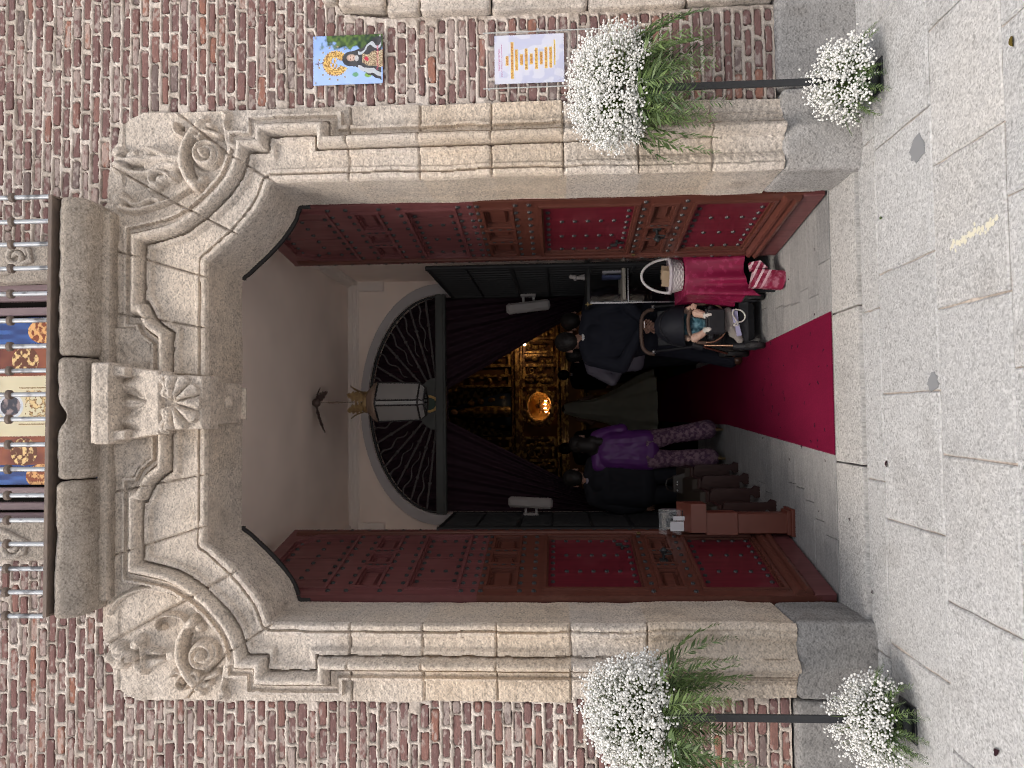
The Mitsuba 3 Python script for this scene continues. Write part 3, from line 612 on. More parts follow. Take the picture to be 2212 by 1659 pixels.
def f_banner(p, n, uv):
    """the print on the banner: panels of cream and red wood, blue cloth at the ends, gilt carving"""
    X, Z = p.x - .096, p.z - .18
    ax = dr.abs(X); fold = nse(p.x * 38, 1.0, p.z * 6); gold = fb(p.x * 42, 3.0, p.z * 42, 3)
    c = mix(C3(.02, .05, .20), C3(.05, .13, .42), sst(.35, .7, fold))
    red = mix(C3(.17, .045, .03), C3(.30, .09, .045), sst(.3, .7, fb(p.x * 9, 1.0, p.z * 5, 2)))
    c = dr.select(ax < .36, red, c)
    g = mix(C3(.14, .045, .02), C3(.78, .55, .26), sst(.46, .66, gold))
    c = dr.select((ell(p, .096 + .28, 4.975, .085, .085) < 1) | (ell(p, .096 - .28, 4.975, .085, .085) < 1), g, c)
    c = dr.select((ax > .34) & (ell(p, .096 + .46, 4.86, .075, .10) < 1) | (ax > .34) & (ell(p, .096 - .43, 4.86, .075, .10) < 1), mix(C3(.25, .06, .02), C3(.80, .45, .18), sst(.4, .6, gold)), c)
    cream = C3(.70, .64, .45)
    c = dr.select((ax < .185) & (Z > 4.6), cream, c); c = dr.select((ax < .20) & (Z < 4.6), mix(C3(.35, .11, .05), cream, sst(.3, .5, dr.abs(dr.sin(Z * 170)))), c)
    c = dr.select((ax < .115) & (ax > .108) & (Z > 4.64) & (Z < 4.83), C3(.30, .18, .08), c); c = dr.select((ax < .11) & (dr.abs(Z - 4.64) < .003), C3(.30, .18, .08), c)
    c = dr.select((ax < .095) & (Z > 4.655) & (Z < 4.79) & (gold > .47), mix(C3(.22, .10, .03), C3(.75, .58, .3), sst(.5, .65, gold)), c)
    e = ell(p, .096, 5.065, .078, .082)
    c = dr.select(e < 1.0, C3(.62, .66, .72) * (.7 + .6 * gold), c); c = dr.select(e < .78, mix(C3(.05, .05, .07), C3(.34, .26, .26), sst(.4, .7, fb(p.x * 30, 5.0, p.z * 30, 2))), c)
    return c
mat('banner_print', mikit.proc(f_banner), .35)
balcony()

# ------------------------------------------------------------------ the two door leaves
def f_wood(base, dust):
    def fn(p, n, uv):
        g = fb(p.x * 60, p.y * 60, p.z * 3.0, 3); d = fb(p.x * 5, p.y * 5, p.z * 4, 3)
        return mix(C3(*base) * (.75 + .5 * g), C3(*dust), sst(.5, .8, d) * .16)
    return fn
mat('door_brown', mikit.proc(f_wood((.086, .027, .019), (.15, .075, .06))), .42)
mat('door_crimson', mikit.proc(f_wood((.100, .010, .018), (.17, .05, .06))), .36)
mat('door_maroon', mikit.proc(f_wood((.118, .038, .040), (.20, .11, .11))), .45)
mat('stud_iron', (.045, .045, .048), .36, .6)
def rosette():
    n = 12; a = np.arange(n) * 2 * np.pi / n; r = .0175 * np.where(np.arange(n) % 2 == 0, 1, .78)
    o = np.stack([r * np.cos(a), np.zeros(n), r * np.sin(a)], 1); m = np.stack([.012 * np.cos(a), -.009 - .003 * (np.arange(n) % 2 == 0), .012 * np.sin(a)], 1)
    V = np.vstack([o, m, [[0, -.012, 0]]]); F = []
    for i in range(n):
        k = (i + 1) % n; F += [(i, k, n + k), (i, n + k, n + i), (n + i, n + k, 2 * n)]
    return V, np.array(F)
STUD = None
def door_leaf(label, hinge, free, side):
    global STUD
    root = thing('door_leaf', label, 'door'); h0 = np.array([*hinge, 0.0]); u = np.array([free[0] - hinge[0], free[1] - hinge[1], 0]); u /= np.linalg.norm(u)
    nrm = np.array([u[1], -u[0], 0]) * (-1 if side > 0 else 1)
    if nrm[0] * side > 0: nrm = -nrm
    M = np.eye(4); M[:3, 0] = u; M[:3, 1] = -nrm; M[:3, 3] = h0            # local: x along the leaf, -y out of its face
    TW = T(M.tolist())
    def P(name, mesh, m, **k): return part(root, name, (vf(mesh)[0] @ M[:3, :3].T + h0, vf(mesh)[1]), m, **k)
    W, H = 1.17, 3.80; ZS = 2.235
    P('core', box(0, W, .0, .055, .012, ZS), 'door_brown'); P('core', box(0, W, .0, .055, ZS, H), 'door_maroon')
    cols = [(.12, .43), (.50, .68), (.75, 1.0)]
    R = lambda a, b, c, d: sg.box(a, c, b, d)
    B1, B2, B3 = ([R(a, b, z0, z1) for a, b in cols] for z0, z1 in ((2.895, 3.05), (2.00, 2.185), (.915, 1.06)))
    P1 = sg.Polygon([(.10, 3.24), (1.02, 3.24), (1.02, 3.56), (.90, 3.70), (.22, 3.70), (.10, 3.56)]); P2 = R(.10, 1.02, 2.375, 2.70); P3 = R(.10, 1.02, 1.165, 1.80); P4 = R(.10, 1.02, .29, .79)
    up = R(0, W, ZS, H); lo = R(0, W, .10, ZS)
    for p in [P1, P2] + B1: up = up.difference(p)
    for p in [P3, P4] + B2 + B3: lo = lo.difference(p)
    P('frame', prism(up, -.032, 0), 'door_maroon'); P('frame', prism(lo, -.032, 0), 'door_brown')
    def mould(p, m, w=.016):
        P('moulding', cat(prism(p.buffer(w, join_style=2).difference(p.buffer(-.004, join_style=2)), -.044, -.030), prism(p.buffer(.001, join_style=2).difference(p.buffer(-.016, join_style=2)), -.022, -.001)), m)
    for p in [P1, P2] + B1: mould(p, 'door_maroon')
    for p in [P3, P4] + B2 + B3: mould(p, 'door_brown')
    for p, m in [(q, 'door_maroon') for q in B1] + [(q, 'door_brown') for q in B2 + B3]:
        a, c, b, d = p.bounds; i, j = .030, .055
        pts = [(x, -.002, z) for x in (a + i, b - i) for z in (c + i, d - i)] + [(x, -.020, z) for x in (a + j, b - j) for z in (c + j - .01, d - j + .01)]
        P('raised_panel', hull(pts), m)
    for p in (P3, P4): P('panel', prism(p.buffer(-.012), -.008, -.001), 'door_crimson')
    for p in (P1, P2):
        a, c, b, d = p.bounds
        for k in range(5):
            x = a + (b - a) * k / 5; q = p.intersection(R(x + .002, x + (b - a) / 5 - .002, c, d)); P('plank', prism(q, -.006 - .0015 * (k % 2), -.001), 'door_maroon')
    P('cover_strip', cat(box(1.06, 1.10, -.052, -.03, .25, H - .05, .008), box(1.045, 1.115, -.040, -.03, .25, H - .05, .004)), 'door_brown')
    pr = [(0, .145), (-.050, .150), (-.075, .165), (-.080, .185), (-.062, .198), (-.058, .21), (-.072, .222), (-.066, .238), (-.045, .252), (-.03, .262), (0, .262)]
    P('kick_moulding', _sweep(pr, .015, 1.105), 'door_brown'); P('plinth_board', box(.0, 1.135, -.046, 0, .012, .142, .004), 'door_maroon')
    pts = []
    row = lambda a, b, z, n: pts.extend([(a + (b - a) * i / (n - 1), z, -.032) for i in range(n)])
    for z in (3.205, 3.085, 2.865, 2.735, 2.34, 2.265, 2.215, 1.965, 1.875, 1.12, .855): row(.06, 1.0, z, 9)
    for z in (2.66, 2.41, 1.755, 1.21, .745, .335): row(.15, .97, z, 9) if z < 2.2 or z > 2.5 else row(.15, .97, z, 8)
    for x in (.15, .97):
        for z in (2.49, 2.575, 1.30, 1.39, 1.48, 1.57, 1.66, .43, .53, .64): pts.append((x, z, -.008))
    for x in (.42, .70):
        for z in (2.49, 2.58, 1.30, 1.39, 1.48, 1.57, 1.66, .43, .53, .64): pts.append((x, z, -.008))
    for x in (.465, .715):
        for z0, z1 in ((2.895, 3.05), (2.0, 2.185), (.915, 1.06)):
            for i in range(3): pts.append((x, z0 + (z1 - z0) * (i + .5) / 3, -.032))
    for z in np.arange(.36, 3.72, .135): pts.append((1.14, z, -.032))
    for i in range(8): pts.append((.20 + .72 * i / 7, 3.66, -.008)); pts.append((.15 + .82 * i / 7, 3.285, -.008))
    for i in range(7): pts.append((.18 + .76 * i / 6, 3.46, -.008))
    for z in (3.37, 3.55): pts += [(.14, z, -.008), (.98, z, -.008)]
    if STUD is None: STUD = ply(rosette(), 'stud_iron')
    for x, z, y in pts:
        y = -.008 if any(shapely.contains_xy(p, x, z) for p in (P1, P2, P3, P4)) else y
        part(root, 'stud', STUD, None, tw=TW @ T().translate([x, y, z]))
    kx, kz = .59, .985
    kn = cat(tube([(kx, -.02, kz), (kx, -.085, kz)], [.011, .011], 10), mv(lathe([(0, -.03), (.012, -.03), (.022, -.01), (.024, .006), (.012, .02), (0, .022)], 14), (kx, -.09, kz), rx=math.pi / 2), box(kx - .028, kx + .028, -.026, -.018, kz - .03, kz + .03, .004), tube([(kx - .02, -.07, kz), (kx - .02, -.075, kz - .05), (kx + .02, -.075, kz - .05), (kx + .02, -.07, kz)], .006, 8))
    P('knocker', kn, 'iron_black', smooth=40)
    P('latch', cat(box(.80, .87, -.03, -.012, 1.245, 1.262, .003), tube([(.835, -.02, 1.22), (.835, -.04, 1.29)], .007, 8), box(.825, .845, -.05, -.03, 1.25, 1.30, .003)), 'iron_black')
    P('hinge_plate', box(1.03, 1.075, -.050, -.044, 1.10, 1.125), 'brass_old')
def _sweep(pr, x0, x1):
    n = len(pr); V = np.array([(x, y, z) for x in (x0, x1) for y, z in pr]); F = []
    for i in range(n - 1): F += [(i, i + 1, n + i + 1), (i, n + i + 1, n + i)]
    for i in range(1, n - 1): F += [(0, i, i + 1), (n, n + i + 1, n + i)]
    return V, np.array(F)
mat('brass_old', (.30, .22, .09), .4, .8)
door_leaf('right red panelled door leaf, opened inward beside the basket table', (1.408, .43), (1.262, 1.56), 1)
door_leaf('left red panelled door leaf, opened inward beside the collection box', (-1.157, .43), (-.914, 1.56), -1)

# ------------------------------------------------------------------ vestibule behind the doors
def f_plaster(p, n, uv):
    h = fb(p.x * 3, p.y * 3, p.z * 3, 3); return C3(.84, .745, .685) * (.92 + .16 * h)
mat('plaster', mikit.proc(f_plaster)); mat('plaster_white', (.80, .75, .715)); mat('plaster_grey', (.46, .455, .47))
def f_plank(p, n, uv):
    g = fb(p.x * 9, p.y * 60, 1.0, 3); h = fb(p.x * 4, p.y * 4, 3.0, 3)
    return mix(C3(.20, .20, .205), C3(.33, .325, .32), dr.clip(g * .7 + h * .5 - .1 + uv.x * .3, 0, 1)) * (.8 + .3 * nse(p.x * 120, p.y * 120, 1.0))
mat('floor_stone', mikit.proc(f_plank))
def f_carpet(p, n, uv):
    return C3(.140, .009, .032) * (.72 + .36 * nse(p.x * 260, p.y * 260, 1.0) + .2 * fb(p.x * 4, p.y * 2, 2.0, 3))
mat('carpet_red', mikit.proc(f_carpet))
YB, AX = 3.95, .145
def arch(a, b, z0=3.0, n=40):
    t = np.linspace(0, np.pi, n); return [(AX + a, -.1)] + [(AX + a * math.cos(q), z0 + b * math.sin(q)) for q in t] + [(AX - a, -.1)]
fl = struct('floor', box(-6, 6.3, .43, 22, -.12, -.012), 'dark_gap')
rf = np.random.default_rng(9); y = .425; k = 0
while y < 5.0:
    w = .20 + rf.uniform(-.02, .03); xs = np.sort(np.r_[-1.30, 1.55, rf.uniform(-.9, -.5), rf.uniform(.75, 1.1)])
    for a, b in zip(xs[:-1], xs[1:]): part(fl, 'floor_slab', box(a + .002, b - .002, y + .002, y + w - .002, -.013, -.002 + rf.uniform(-.001, .001), .002), 'floor_stone', uv=(rf.uniform(-.6, .6), 1))
    y += w
struct('ceiling', box(-1.5, 1.8, .40, 4.0, 4.01, 4.2), 'plaster')
front = sg.box(-1.5, .0, 1.8, 4.2).difference(sg.box(XC - 1.30, -1, XC + 1.30, 3.80))
backw = sg.box(-6, -.1, 6.3, 8.5).difference(sg.Polygon(arch(1.205, .80)))
struct('vestibule_walls', cat(box(1.505, 1.7, .43, YB, -.05, 4.0), box(-1.45, -1.245, .43, YB, -.05, 4.0), prism(front, .431, .47), prism(backw, YB, YB + .20)), 'plaster')
struct('arch_trim', prism(sg.Polygon(arch(1.325, .885)).difference(sg.Polygon(arch(1.206, .801))), YB - .025, YB + .012), 'plaster_grey')
crn = []
for z0, z1, d in ((3.905, 3.925, .020), (3.925, 3.95, .035), (3.95, 3.97, .028), (3.97, 3.99, .05), (3.99, 4.009, .07)):
    crn += [box(-1.245, 1.505, YB - d, YB, z0, z1, .004), box(1.505 - d, 1.505, .50, YB - d, z0, z1, .004), box(-1.245, -1.245 + d, .50, YB - d, z0, z1, .004)]
crn += [box(1.40, 1.505, YB - .06, YB, 3.62, 3.905), box(-1.245, -1.15, YB - .06, YB, 3.62, 3.905)]
struct('wall_cornice', cat(crn), 'plaster_white')
carp = solo('carpet', slab(sg.Polygon([(-.262, .425), (.628, .425), (.577, 1.93), (.56, 3.6), (.55, 13), (-.11, 13), (-.11, 3.44)]), -.002, .006), 'carpet_red', 'long crimson carpet runner from the threshold into the church', 'carpet')
# nave
mat('nave_wall', (.16, .13, .11)); mat('nave_dark', (.05, .045, .04))
struct('nave_walls', cat(box(-6.2, -6, 4.15, 22, -.1, 8.5), box(6.3, 6.5, 4.15, 22, -.1, 8.5), box(-6.2, 6.5, 22, 22.2, -.1, 8.5), box(-6.2, 6.5, 4.1, 22.2, 8.5, 8.7)), 'nave_wall')

# fanlight grille
gr = thing('fanlight_grille', 'half round iron fanlight grille with straight and wavy spokes', 'grille')
t = np.linspace(.02, np.pi - .02, 48); yg = YB + .03
part(gr, 'rim', tube([(AX + 1.19 * math.cos(q), yg, 3.02 + .765 * math.sin(q)) for q in t], .016, 8), 'iron_black', smooth=True)
part(gr, 'beam', cat(box(AX - 1.205, AX + 1.205, YB - .05, YB + .09, 2.955, 3.045, .006), box(AX - 1.205, AX + 1.205, YB - .065, YB + .02, 2.93, 2.957, .006)), 'beam_iron')
for i in range(12):
    q = math.pi * (i + .5) / 12; q = math.pi * (.06 + .88 * i / 11); c, s = math.cos(q), math.sin(q); rm = lambda k: (AX + 1.19 * k * c, yg, 3.02 + .765 * k * s)
    L = np.linspace(.24, .99, 12); r = np.full(12, .012); pts = [rm(k) for k in L]
    kn = [ball(rm(k), .022, 1) for k in (.45, .75)]
    part(gr, 'spoke', cat(tube(pts, r, 6), *kn), 'iron_grey', smooth=40)
    if i < 11:
        q2 = math.pi * (.06 + .88 * (i + .5) / 11); L = np.linspace(.52, .99, 18); w = .019 * np.sin((L - .52) * 27) * (1 - .0 * L)
        part(gr, 'wavy_spoke', tube([(AX + 1.19 * k * math.cos(q2) - b * math.sin(q2), yg, 3.02 + .765 * k * math.sin(q2) + b * math.cos(q2)) for k, b in zip(L, w)], np.linspace(.005, .0115, 18), 6), 'iron_grey', smooth=True)
hb = np.linspace(0, np.pi, 24)
part(gr, 'hub', prism([(AX + .285 * math.cos(q), 3.045 + .21 * math.sin(q)) for q in hb], YB - .03, YB + .03), 'beam_iron')
sh = [(-.09, .17), (.09, .17), (.095, .05), (.07, -.015), (.03, -.04), (0, -.055), (-.03, -.04), (-.07, -.015), (-.095, .05)]
S1 = sg.Polygon([(AX + .0 + x, 3.055 + z * .95) for x, z in sh])
part(gr, 'shield', prism(S1.difference(S1.buffer(-.026)), YB - .045, YB - .03), 'shield_gold', label='gilt rim of a small shield'); part(gr, 'shield_field', prism(S1.buffer(-.025), YB - .040, YB - .03), 'shield_green')
mat('beam_iron', (.045, .052, .052), .45); mat('iron_grey', (.085, .08, .085), .5); mat('shield_gold', (.42, .27, .10), .45, .4); mat('shield_green', (.02, .05, .035), .4)

# drapes
mat('drape', mikit.proc(lambda p, n, uv: C3(.024, .006, .016) * (.7 + .6 * fb(p.x * 40, p.y * 40, p.z * 4, 2))), .8, sheen=.3); mat('drape_dark', (.030, .011, .022), .85)
def drape(top, bot, ztop, y, seed, folds=9, lower=None):
    nu, nv = 60, 40; U, V = np.meshgrid(np.linspace(0, 1, nu), np.linspace(0, 1, nv), indexing='ij')
    e = V; x0 = top[0] + (bot[0] - top[0]) * e; x1 = top[1] + (bot[1] - top[1]) * e
    z = ztop - (ztop - bot[2]) * V - (bot[3]) * V * (1 - U); X = x0 + (x1 - x0) * U
    Y = y + .045 * np.sin(U * folds * 6.28 + 1.2 * V + seed) * (.4 + .6 * V) + .02 * np.sin(U * 23 + seed)
    return np.stack([X, Y, z], -1).reshape(-1, 3), grid_faces(nu, nv)
solo('curtain', drape((1.42, .27, 0), (1.42, 1.30, 1.24, .30), 3.05, 4.30, 1, 8), 'drape', 'right purple curtain drawn aside under the fanlight', 'curtain', True)
solo('curtain', drape((-1.12, .0, 0), (-1.12, -1.08, .95, .30), 3.05, 4.30, 2, 8), 'drape', 'left purple curtain drawn aside under the fanlight', 'curtain', True)
solo('curtain', drape((-1.12, 1.42, 0), (-1.12, 1.42, 2.98, 0), 3.95, 4.42, 3, 17), 'drape_dark', 'dark curtain hanging behind the fanlight grille', 'curtain', True)

# iron gates folded back
def gate(label, x, y0, y1, side):
    g = thing('iron_gate', label, 'gate'); n = 15
    for i in range(n):
        y = y0 + (y1 - y0) * i / (n - 1); part(g, 'bar', tube([(x, y, .05), (x, y, 2.86)], .013 if 0 < i < n - 1 else .022, 8), 'iron_black', smooth=True)
    for z, h in ((2.84, .03), (2.50, .016), (2.10, .03), (1.78, .016), (1.40, .02), (1.02, .03), (.55, .02), (.10, .04)): part(g, 'rail', box(x - .02, x + .02, y0, y1, z - h / 2, z + h / 2, .004), 'iron_black')
    for z in (2.10, 1.02):
        for i in range(n): part(g, 'boss', ball((x, y0 + (y1 - y0) * i / (n - 1), z), .026, 1), 'iron_black', smooth=True)
gate('right iron gate leaf folded back beside the curtain', 1.315, 2.25, 3.90, 1); gate('left iron gate leaf folded back beside the curtain', -1.055, 2.80, 3.90, -1)
# ------------------------------------------------------------------ poster and notice on the right wall
PX0, PX1, PZ0, PZ1 = 1.978, 2.275, 2.712, 3.130
def f_poster(p, n, uv):
    """a printed photograph: a veiled statue with a gold aureole against the sky and trees"""
    x, z = p.x - 2.126 + .022 * (nse(p.x * 30, 4.0, p.z * 30) - .5), p.z - 2.92
    blur = fb(p.x * 26, 3.0, p.z * 26, 3)
    c = mix(C3(.28, .45, .92), C3(.40, .56, .95), sst(-.2, .2, -x * 1.0 + .3 * z))
    tree = sst(.32, .66, blur + .9 * sst(.0, .16, x) * sst(.16, .04, z) - .42 + .25 * sst(.05, .1, x))
    c = mix(c, mix(C3(.025, .05, .03), C3(.13, .22, .05), sst(.2, .85, fb(p.x * 40 + 7, 1.0, p.z * 40, 2))), tree * sst(.02, .05, x))
    c = mix(c, C3(.22, .42, .08), sst(.9, .5, ell(p, 2.030, 2.80, .02, .03))); c = mix(c, C3(.15, .36, .22), sst(.9, .5, ell(p, 2.035, 2.875, .02, .026)))
    qx, qz = p.x - 2.107, p.z - 2.995; r = dr.sqrt(qx * qx + qz * qz); a = dr.atan2(qx, qz)
    gold = mix(C3(.30, .15, .04), C3(.78, .55, .20), sst(.35, .65, fb(a * 9, 1.0, r * 160, 2)))
    ray = .070 + .010 * dr.abs(dr.sin(a * 16))
    c = dr.select((r < ray) & ((r > .034) | (fb(p.x * 90, 2.0, p.z * 90, 2) > .52)) & (dr.abs(a) < 2.75), gold, c)
    s = dr.abs(dr.sin(a * 6.5)); star = (r > .092 + 0.004 * s) & (r < .106) & (s > .93) & (dr.abs(a) < 2.2)
    c = dr.select(star, C3(.36, .28, .16), c)
    c = dr.select((dr.abs(qx) < .0025) & (qz > .072) & (qz < .125) | (dr.abs(qz - .105) < .0025) & (dr.abs(qx) < .015), C3(.12, .05, .05), c)
    body = dr.abs(x - .004) < (.046 + .62 * dr.maximum(-.045 - z, 0))
    veil = (ell(p, 2.130, 2.905, .044, .050) < 1) | (body & (z < -.01) & (z > -.2))
    c = dr.select(veil, mix(C3(.02, .022, .028), C3(.09, .09, .10), blur), c)
    fold = dr.abs(x - .03 + .42 * (z + .03) + .02 * dr.sin(z * 60)) < .009
    c = dr.select(veil & (z < -.06) & (fold | (dr.abs(x + .035 - .36 * (z + .03)) < .014)), C3(.50, .54, .60), c)
    chest = (dr.abs(x) < .028 + .22 * dr.maximum(-.09 - z, 0)) & (z < -.085)
    c = dr.select(chest, mix(C3(.20, .13, .08), C3(.62, .52, .36), sst(.4, .6, nse(p.x * 240, 1.0, p.z * 240))), c)
    c = dr.select((dr.abs(x - .01) < .016) & (dr.abs(z + .105) < .018) & (blur > .5), C3(.52, .05, .08), c)
    face = ell(p, 2.137, 2.900, .021, .029)
    c = dr.select(face < 1, C3(.62, .47, .40) * (1.05 - .35 * sst(.3, 1.0, face)), c)
    eye = (ell(p, 2.146, 2.906, .005, .0025) < 1) | (ell(p, 2.129, 2.906, .005, .0025) < 1) | (ell(p, 2.137, 2.888, .006, .0022) < 1)
    c = dr.select(eye, C3(.18, .08, .07), c)
    return dr.select(ell(p, 2.133, 2.868, .018, .012) < 1, C3(.55, .56, .58) * (.7 + .5 * nse(p.x * 300, 1.0, p.z * 300)), c)
mat('poster_print', mikit.proc(f_poster), .12); mat('steel', (.55, .55, .57), .3, .9)
def wall_text(t, cx, z, h, y, bold=False, slant=0.0, wmax=None):
    m = meshkit.text_mesh(t, h, .0006, bold); v = np.array(m.vertices); w = v[:, 0].max() - v[:, 0].min(); sx = min(1.0, wmax / w) if wmax else 1.0
    x = (v[:, 0] - v[:, 0].min() - w / 2) * sx + slant * v[:, 1]
    return np.stack([cx + x, y - v[:, 2], z + v[:, 1]], 1), np.array(m.faces)
po = thing('devotional_poster', 'printed poster of a veiled statue with gold aureole screwed to the bricks', 'poster')
part(po, 'print', box(PX0, PX1, -.034, -.028, PZ0, PZ1, .001), 'poster_print')
mat('ink_pink', (.62, .10, .20)); mat('ink_magenta', (.50, .03, .30)); mat('ink_red', (.45, .10, .05)); mat('hi_yellow', (.80, .62, .18)); mat('paper_white', mikit.proc(lambda p, n, uv: mix(C3(.70, .72, .84), C3(.56, .59, .78), sst(.50, .58, fb(p.x * 22, 2.0, p.z * 14, 2)) * .8)), None)
part(po, 'lettering', wall_text('Virgen de la Soledad', 2.13, PZ0 + .026, .011, -.0342, slant=.25, wmax=.18), 'ink_pink')
for x, z in ((PX0 + .012, PZ1 - .013), (PX1 - .012, PZ1 - .013), (PX1 - .012, PZ0 + .014), (PX0 - .008, PZ0 + .012)): part(po, 'screw', mv(lathe([(0, 0), (.007, 0), (.006, .004), (0, .005)], 12), (x, -.034, z), rx=math.pi / 2), 'steel', smooth=40)
no = thing('mass_notice', 'white sheet of highlighted church hours in a clear acrylic holder', 'notice')
scene['acrylic'] = {'type': 'thindielectric', 'int_ior': 1.45}
NX = lambda y: 2.238 - (y - 255) * .000277
part(no, 'holder', (np.array([[1.92, -.030, 1.345], [2.252, -.030, 1.335], [2.254, -.030, 2.117], [1.922, -.030, 2.115]]), np.array([[0, 1, 2, 3]])), 'acrylic')
for x0, x1 in ((1.918, 1.922), (2.251, 2.255)): part(no, 'holder_edge', box(x0, x1, -.034, -.026, 1.345, 2.116), 'acrylic_edge')
mat('acrylic_edge', (.50, .52, .52), .2)
part(no, 'sheet', box(1.947, 2.237, -.0265, -.026, 1.640, 2.048), 'paper_white')
NZ = lambda x: 2.048 - (x - 355) * .000284
part(no, 'lettering', cat(wall_text('Ermita Virgen del Puerto', 2.092, NZ(462), .0085, -.0266, slant=.2, wmax=.142), wall_text('Horario (1º de MARZO de 2022 - 30 de OCTUBRE de 2022)', 2.087, NZ(512), .005, -.0266, wmax=.215)), 'ink_magenta')
ink, hi = [], []
for t, x, cy, w in (('JUEVES', 632, 810, .050), ('19:00.- EXPOSICIÓN DEL SANTÍSIMO', 738, 805, .212), ('20:00.- EUCARISTÍA', 826, 800, .118), ('VIERNES', 930, 795, .058), ('20:00.- EUCARISTÍA', 1030, 790, .118), ('SÁBADO', 1133, 785, .056), ('20:00.- EUCARISTÍA', 1238, 780, .118), ('DOMINGO', 1338, 775, .068), ('11:00.- EUCARISTÍA', 1438, 770, .118), ('12:00.- EUCARISTÍA', 1533, 765, .118)):
    cx = NX(cy); ink.append(wall_text(t, cx, NZ(x), .0105, -.0270, bold=True, wmax=w, slant=.2 if ':' not in t else 0)); hi.append(box(cx - w / 2 - .004, cx + w / 2 + .004, -.02685, -.0266, NZ(x) - .004, NZ(x) + .013))
    if ':' not in t: ink.append(box(cx - w / 2, cx + w / 2, -.0272, -.0269, NZ(x) - .0035, NZ(x) - .002))
hi.append(box(NX(935), NX(390), -.02685, -.0266, NZ(1612), NZ(1582))); ink.append(wall_text('Ermita de la Virgen del Puerto', NX(660), NZ(1607), .005, -.0270, wmax=.145))
part(no, 'lettering', cat(ink), 'ink_red'); part(no, 'highlight', cat(hi), 'hi_yellow')
part(no, 'screw', cat(mv(lathe([(0, 0), (.009, 0), (.008, .005), (0, .006)], 10), (2.262, -.03, 1.79), rx=math.pi / 2), mv(lathe([(0, 0), (.009, 0), (.008, .005), (0, .006)], 10), (1.915, -.03, 2.08), rx=math.pi / 2)), 'steel')

# ------------------------------------------------------------------ flower stands
mat('blossom', mikit.proc(lambda p, n, uv: C3(.90, .90, .88) * (.80 + .20 * uv.x))); mat('stem_green', (.11, .16, .05))
scene['fern_leaf'] = {'type': 'twosided', 'b': {'type': 'principled', 'base_color': mikit.proc(lambda p, n, uv: mix(C3(.030, .062, .022), C3(.115, .175, .05), uv.x)), 'roughness': .55}}
mat('stand_black', (.022, .024, .028), .4); mat('pot_dark', (.03, .035, .035), .6)
ICO = vf(trimesh.creation.icosphere(subdivisions=1))
def blossoms(c, shape, n, r, rad=(.0045, .0080), thr=0.0):
    """sprays: clusters of little round flowers at the ends of thin stems"""
    V, F, U, S, k = [], [], [], [], 0
    iv, jf = vf(trimesh.creation.icosahedron())
    while k < n:
        d = r.normal(0, 1, 3); d /= np.linalg.norm(d)
        L = shape(d) * (r.uniform(.35, 1.0) ** .42)
        if L <= 0: continue
        q = np.asarray(c) + d * L; m = r.integers(5, 13)
        for _ in range(m):
            e = r.normal(0, .021, 3); b = q + e; a = r.uniform(*rad); tone = r.uniform(0, 1)
            V.append(iv * a * r.uniform(.8, 1.15, 3) + b); F.append(jf + len(iv) * k); U.append(np.tile([tone, 0], (len(iv), 1))); k += 1
        S.append(tube([np.asarray(c) + d * L * .25 + [0, 0, -.03], q + r.normal(0, .008, 3)], .0012, 3, cap=False))
    return (np.vstack(V), np.vstack(F)), np.vstack(U), cat(S)
def frond(p0, dirv, length, droop, r, lw=.012, n=12):
    """a feathery leaf: a curved rib with narrow leaflets on both sides"""
    d = np.asarray(dirv, float) / np.linalg.norm(dirv); pts = [np.asarray(p0, float)]; st = length / n
    for i in range(n): d = d + [0, 0, -droop / n]; d = d / np.linalg.norm(d); pts.append(pts[-1] + d * st)
    pts = np.array(pts); V, F, U = [], [], []
    sd = np.cross(d, [0, 0, 1.0]); sd = sd / (np.linalg.norm(sd) + 1e-9); k = 0; fresh = r.uniform(.1, 1)
    for i in range(1, n):
        for h in (0, .5):
            b = pts[i] * (1 - h) + pts[min(i + 1, n)] * h; tn = pts[min(i + 1, n)] - pts[i - 1]; tn = tn / np.linalg.norm(tn)
            for s in (-1, 1):
                L = length * .23 * (1 - (i + h) / n * .72) * r.uniform(.8, 1.15); a = (tn * .75 + s * sd * .8 + r.normal(0, .18, 3)); a = a / np.linalg.norm(a); w = np.cross(a, r.normal(0, 1, 3)); w = w / np.linalg.norm(w) * L * .085
                V += [b, b + a * L * .45 + w, b + a * L, b + a * L * .45 - w]; F += [(k, k + 1, k + 2), (k, k + 2, k + 3)]; k += 4
                U += [[np.clip(fresh + r.normal(0, .15), 0, 1), 0]] * 4
    rv, rf_ = tube(pts, np.linspace(.0018, .0006, len(pts)), 3, cap=False)
    return (np.vstack([V, rv]), np.vstack([F, rf_ + k])), np.vstack([U, np.tile([fresh * .7, 0], (len(rv), 1))])
def bouquet(key, label, group, c, shape, n, fronds, r):
    b = thing('flower_bouquet', label, 'flowers', group)
    m, u, s = blossoms(c, shape, n, r); part(b, 'blossoms', m, 'blossom', uv=u, smooth=True, kind='stuff'); part(b, 'stems', s, 'stem_green', kind='stuff')
    for p0, d, L, dr_ in fronds: f, u = frond(p0, d, L, dr_, r); part(b, 'fern_frond', f, 'fern_leaf', uv=u)
    return b
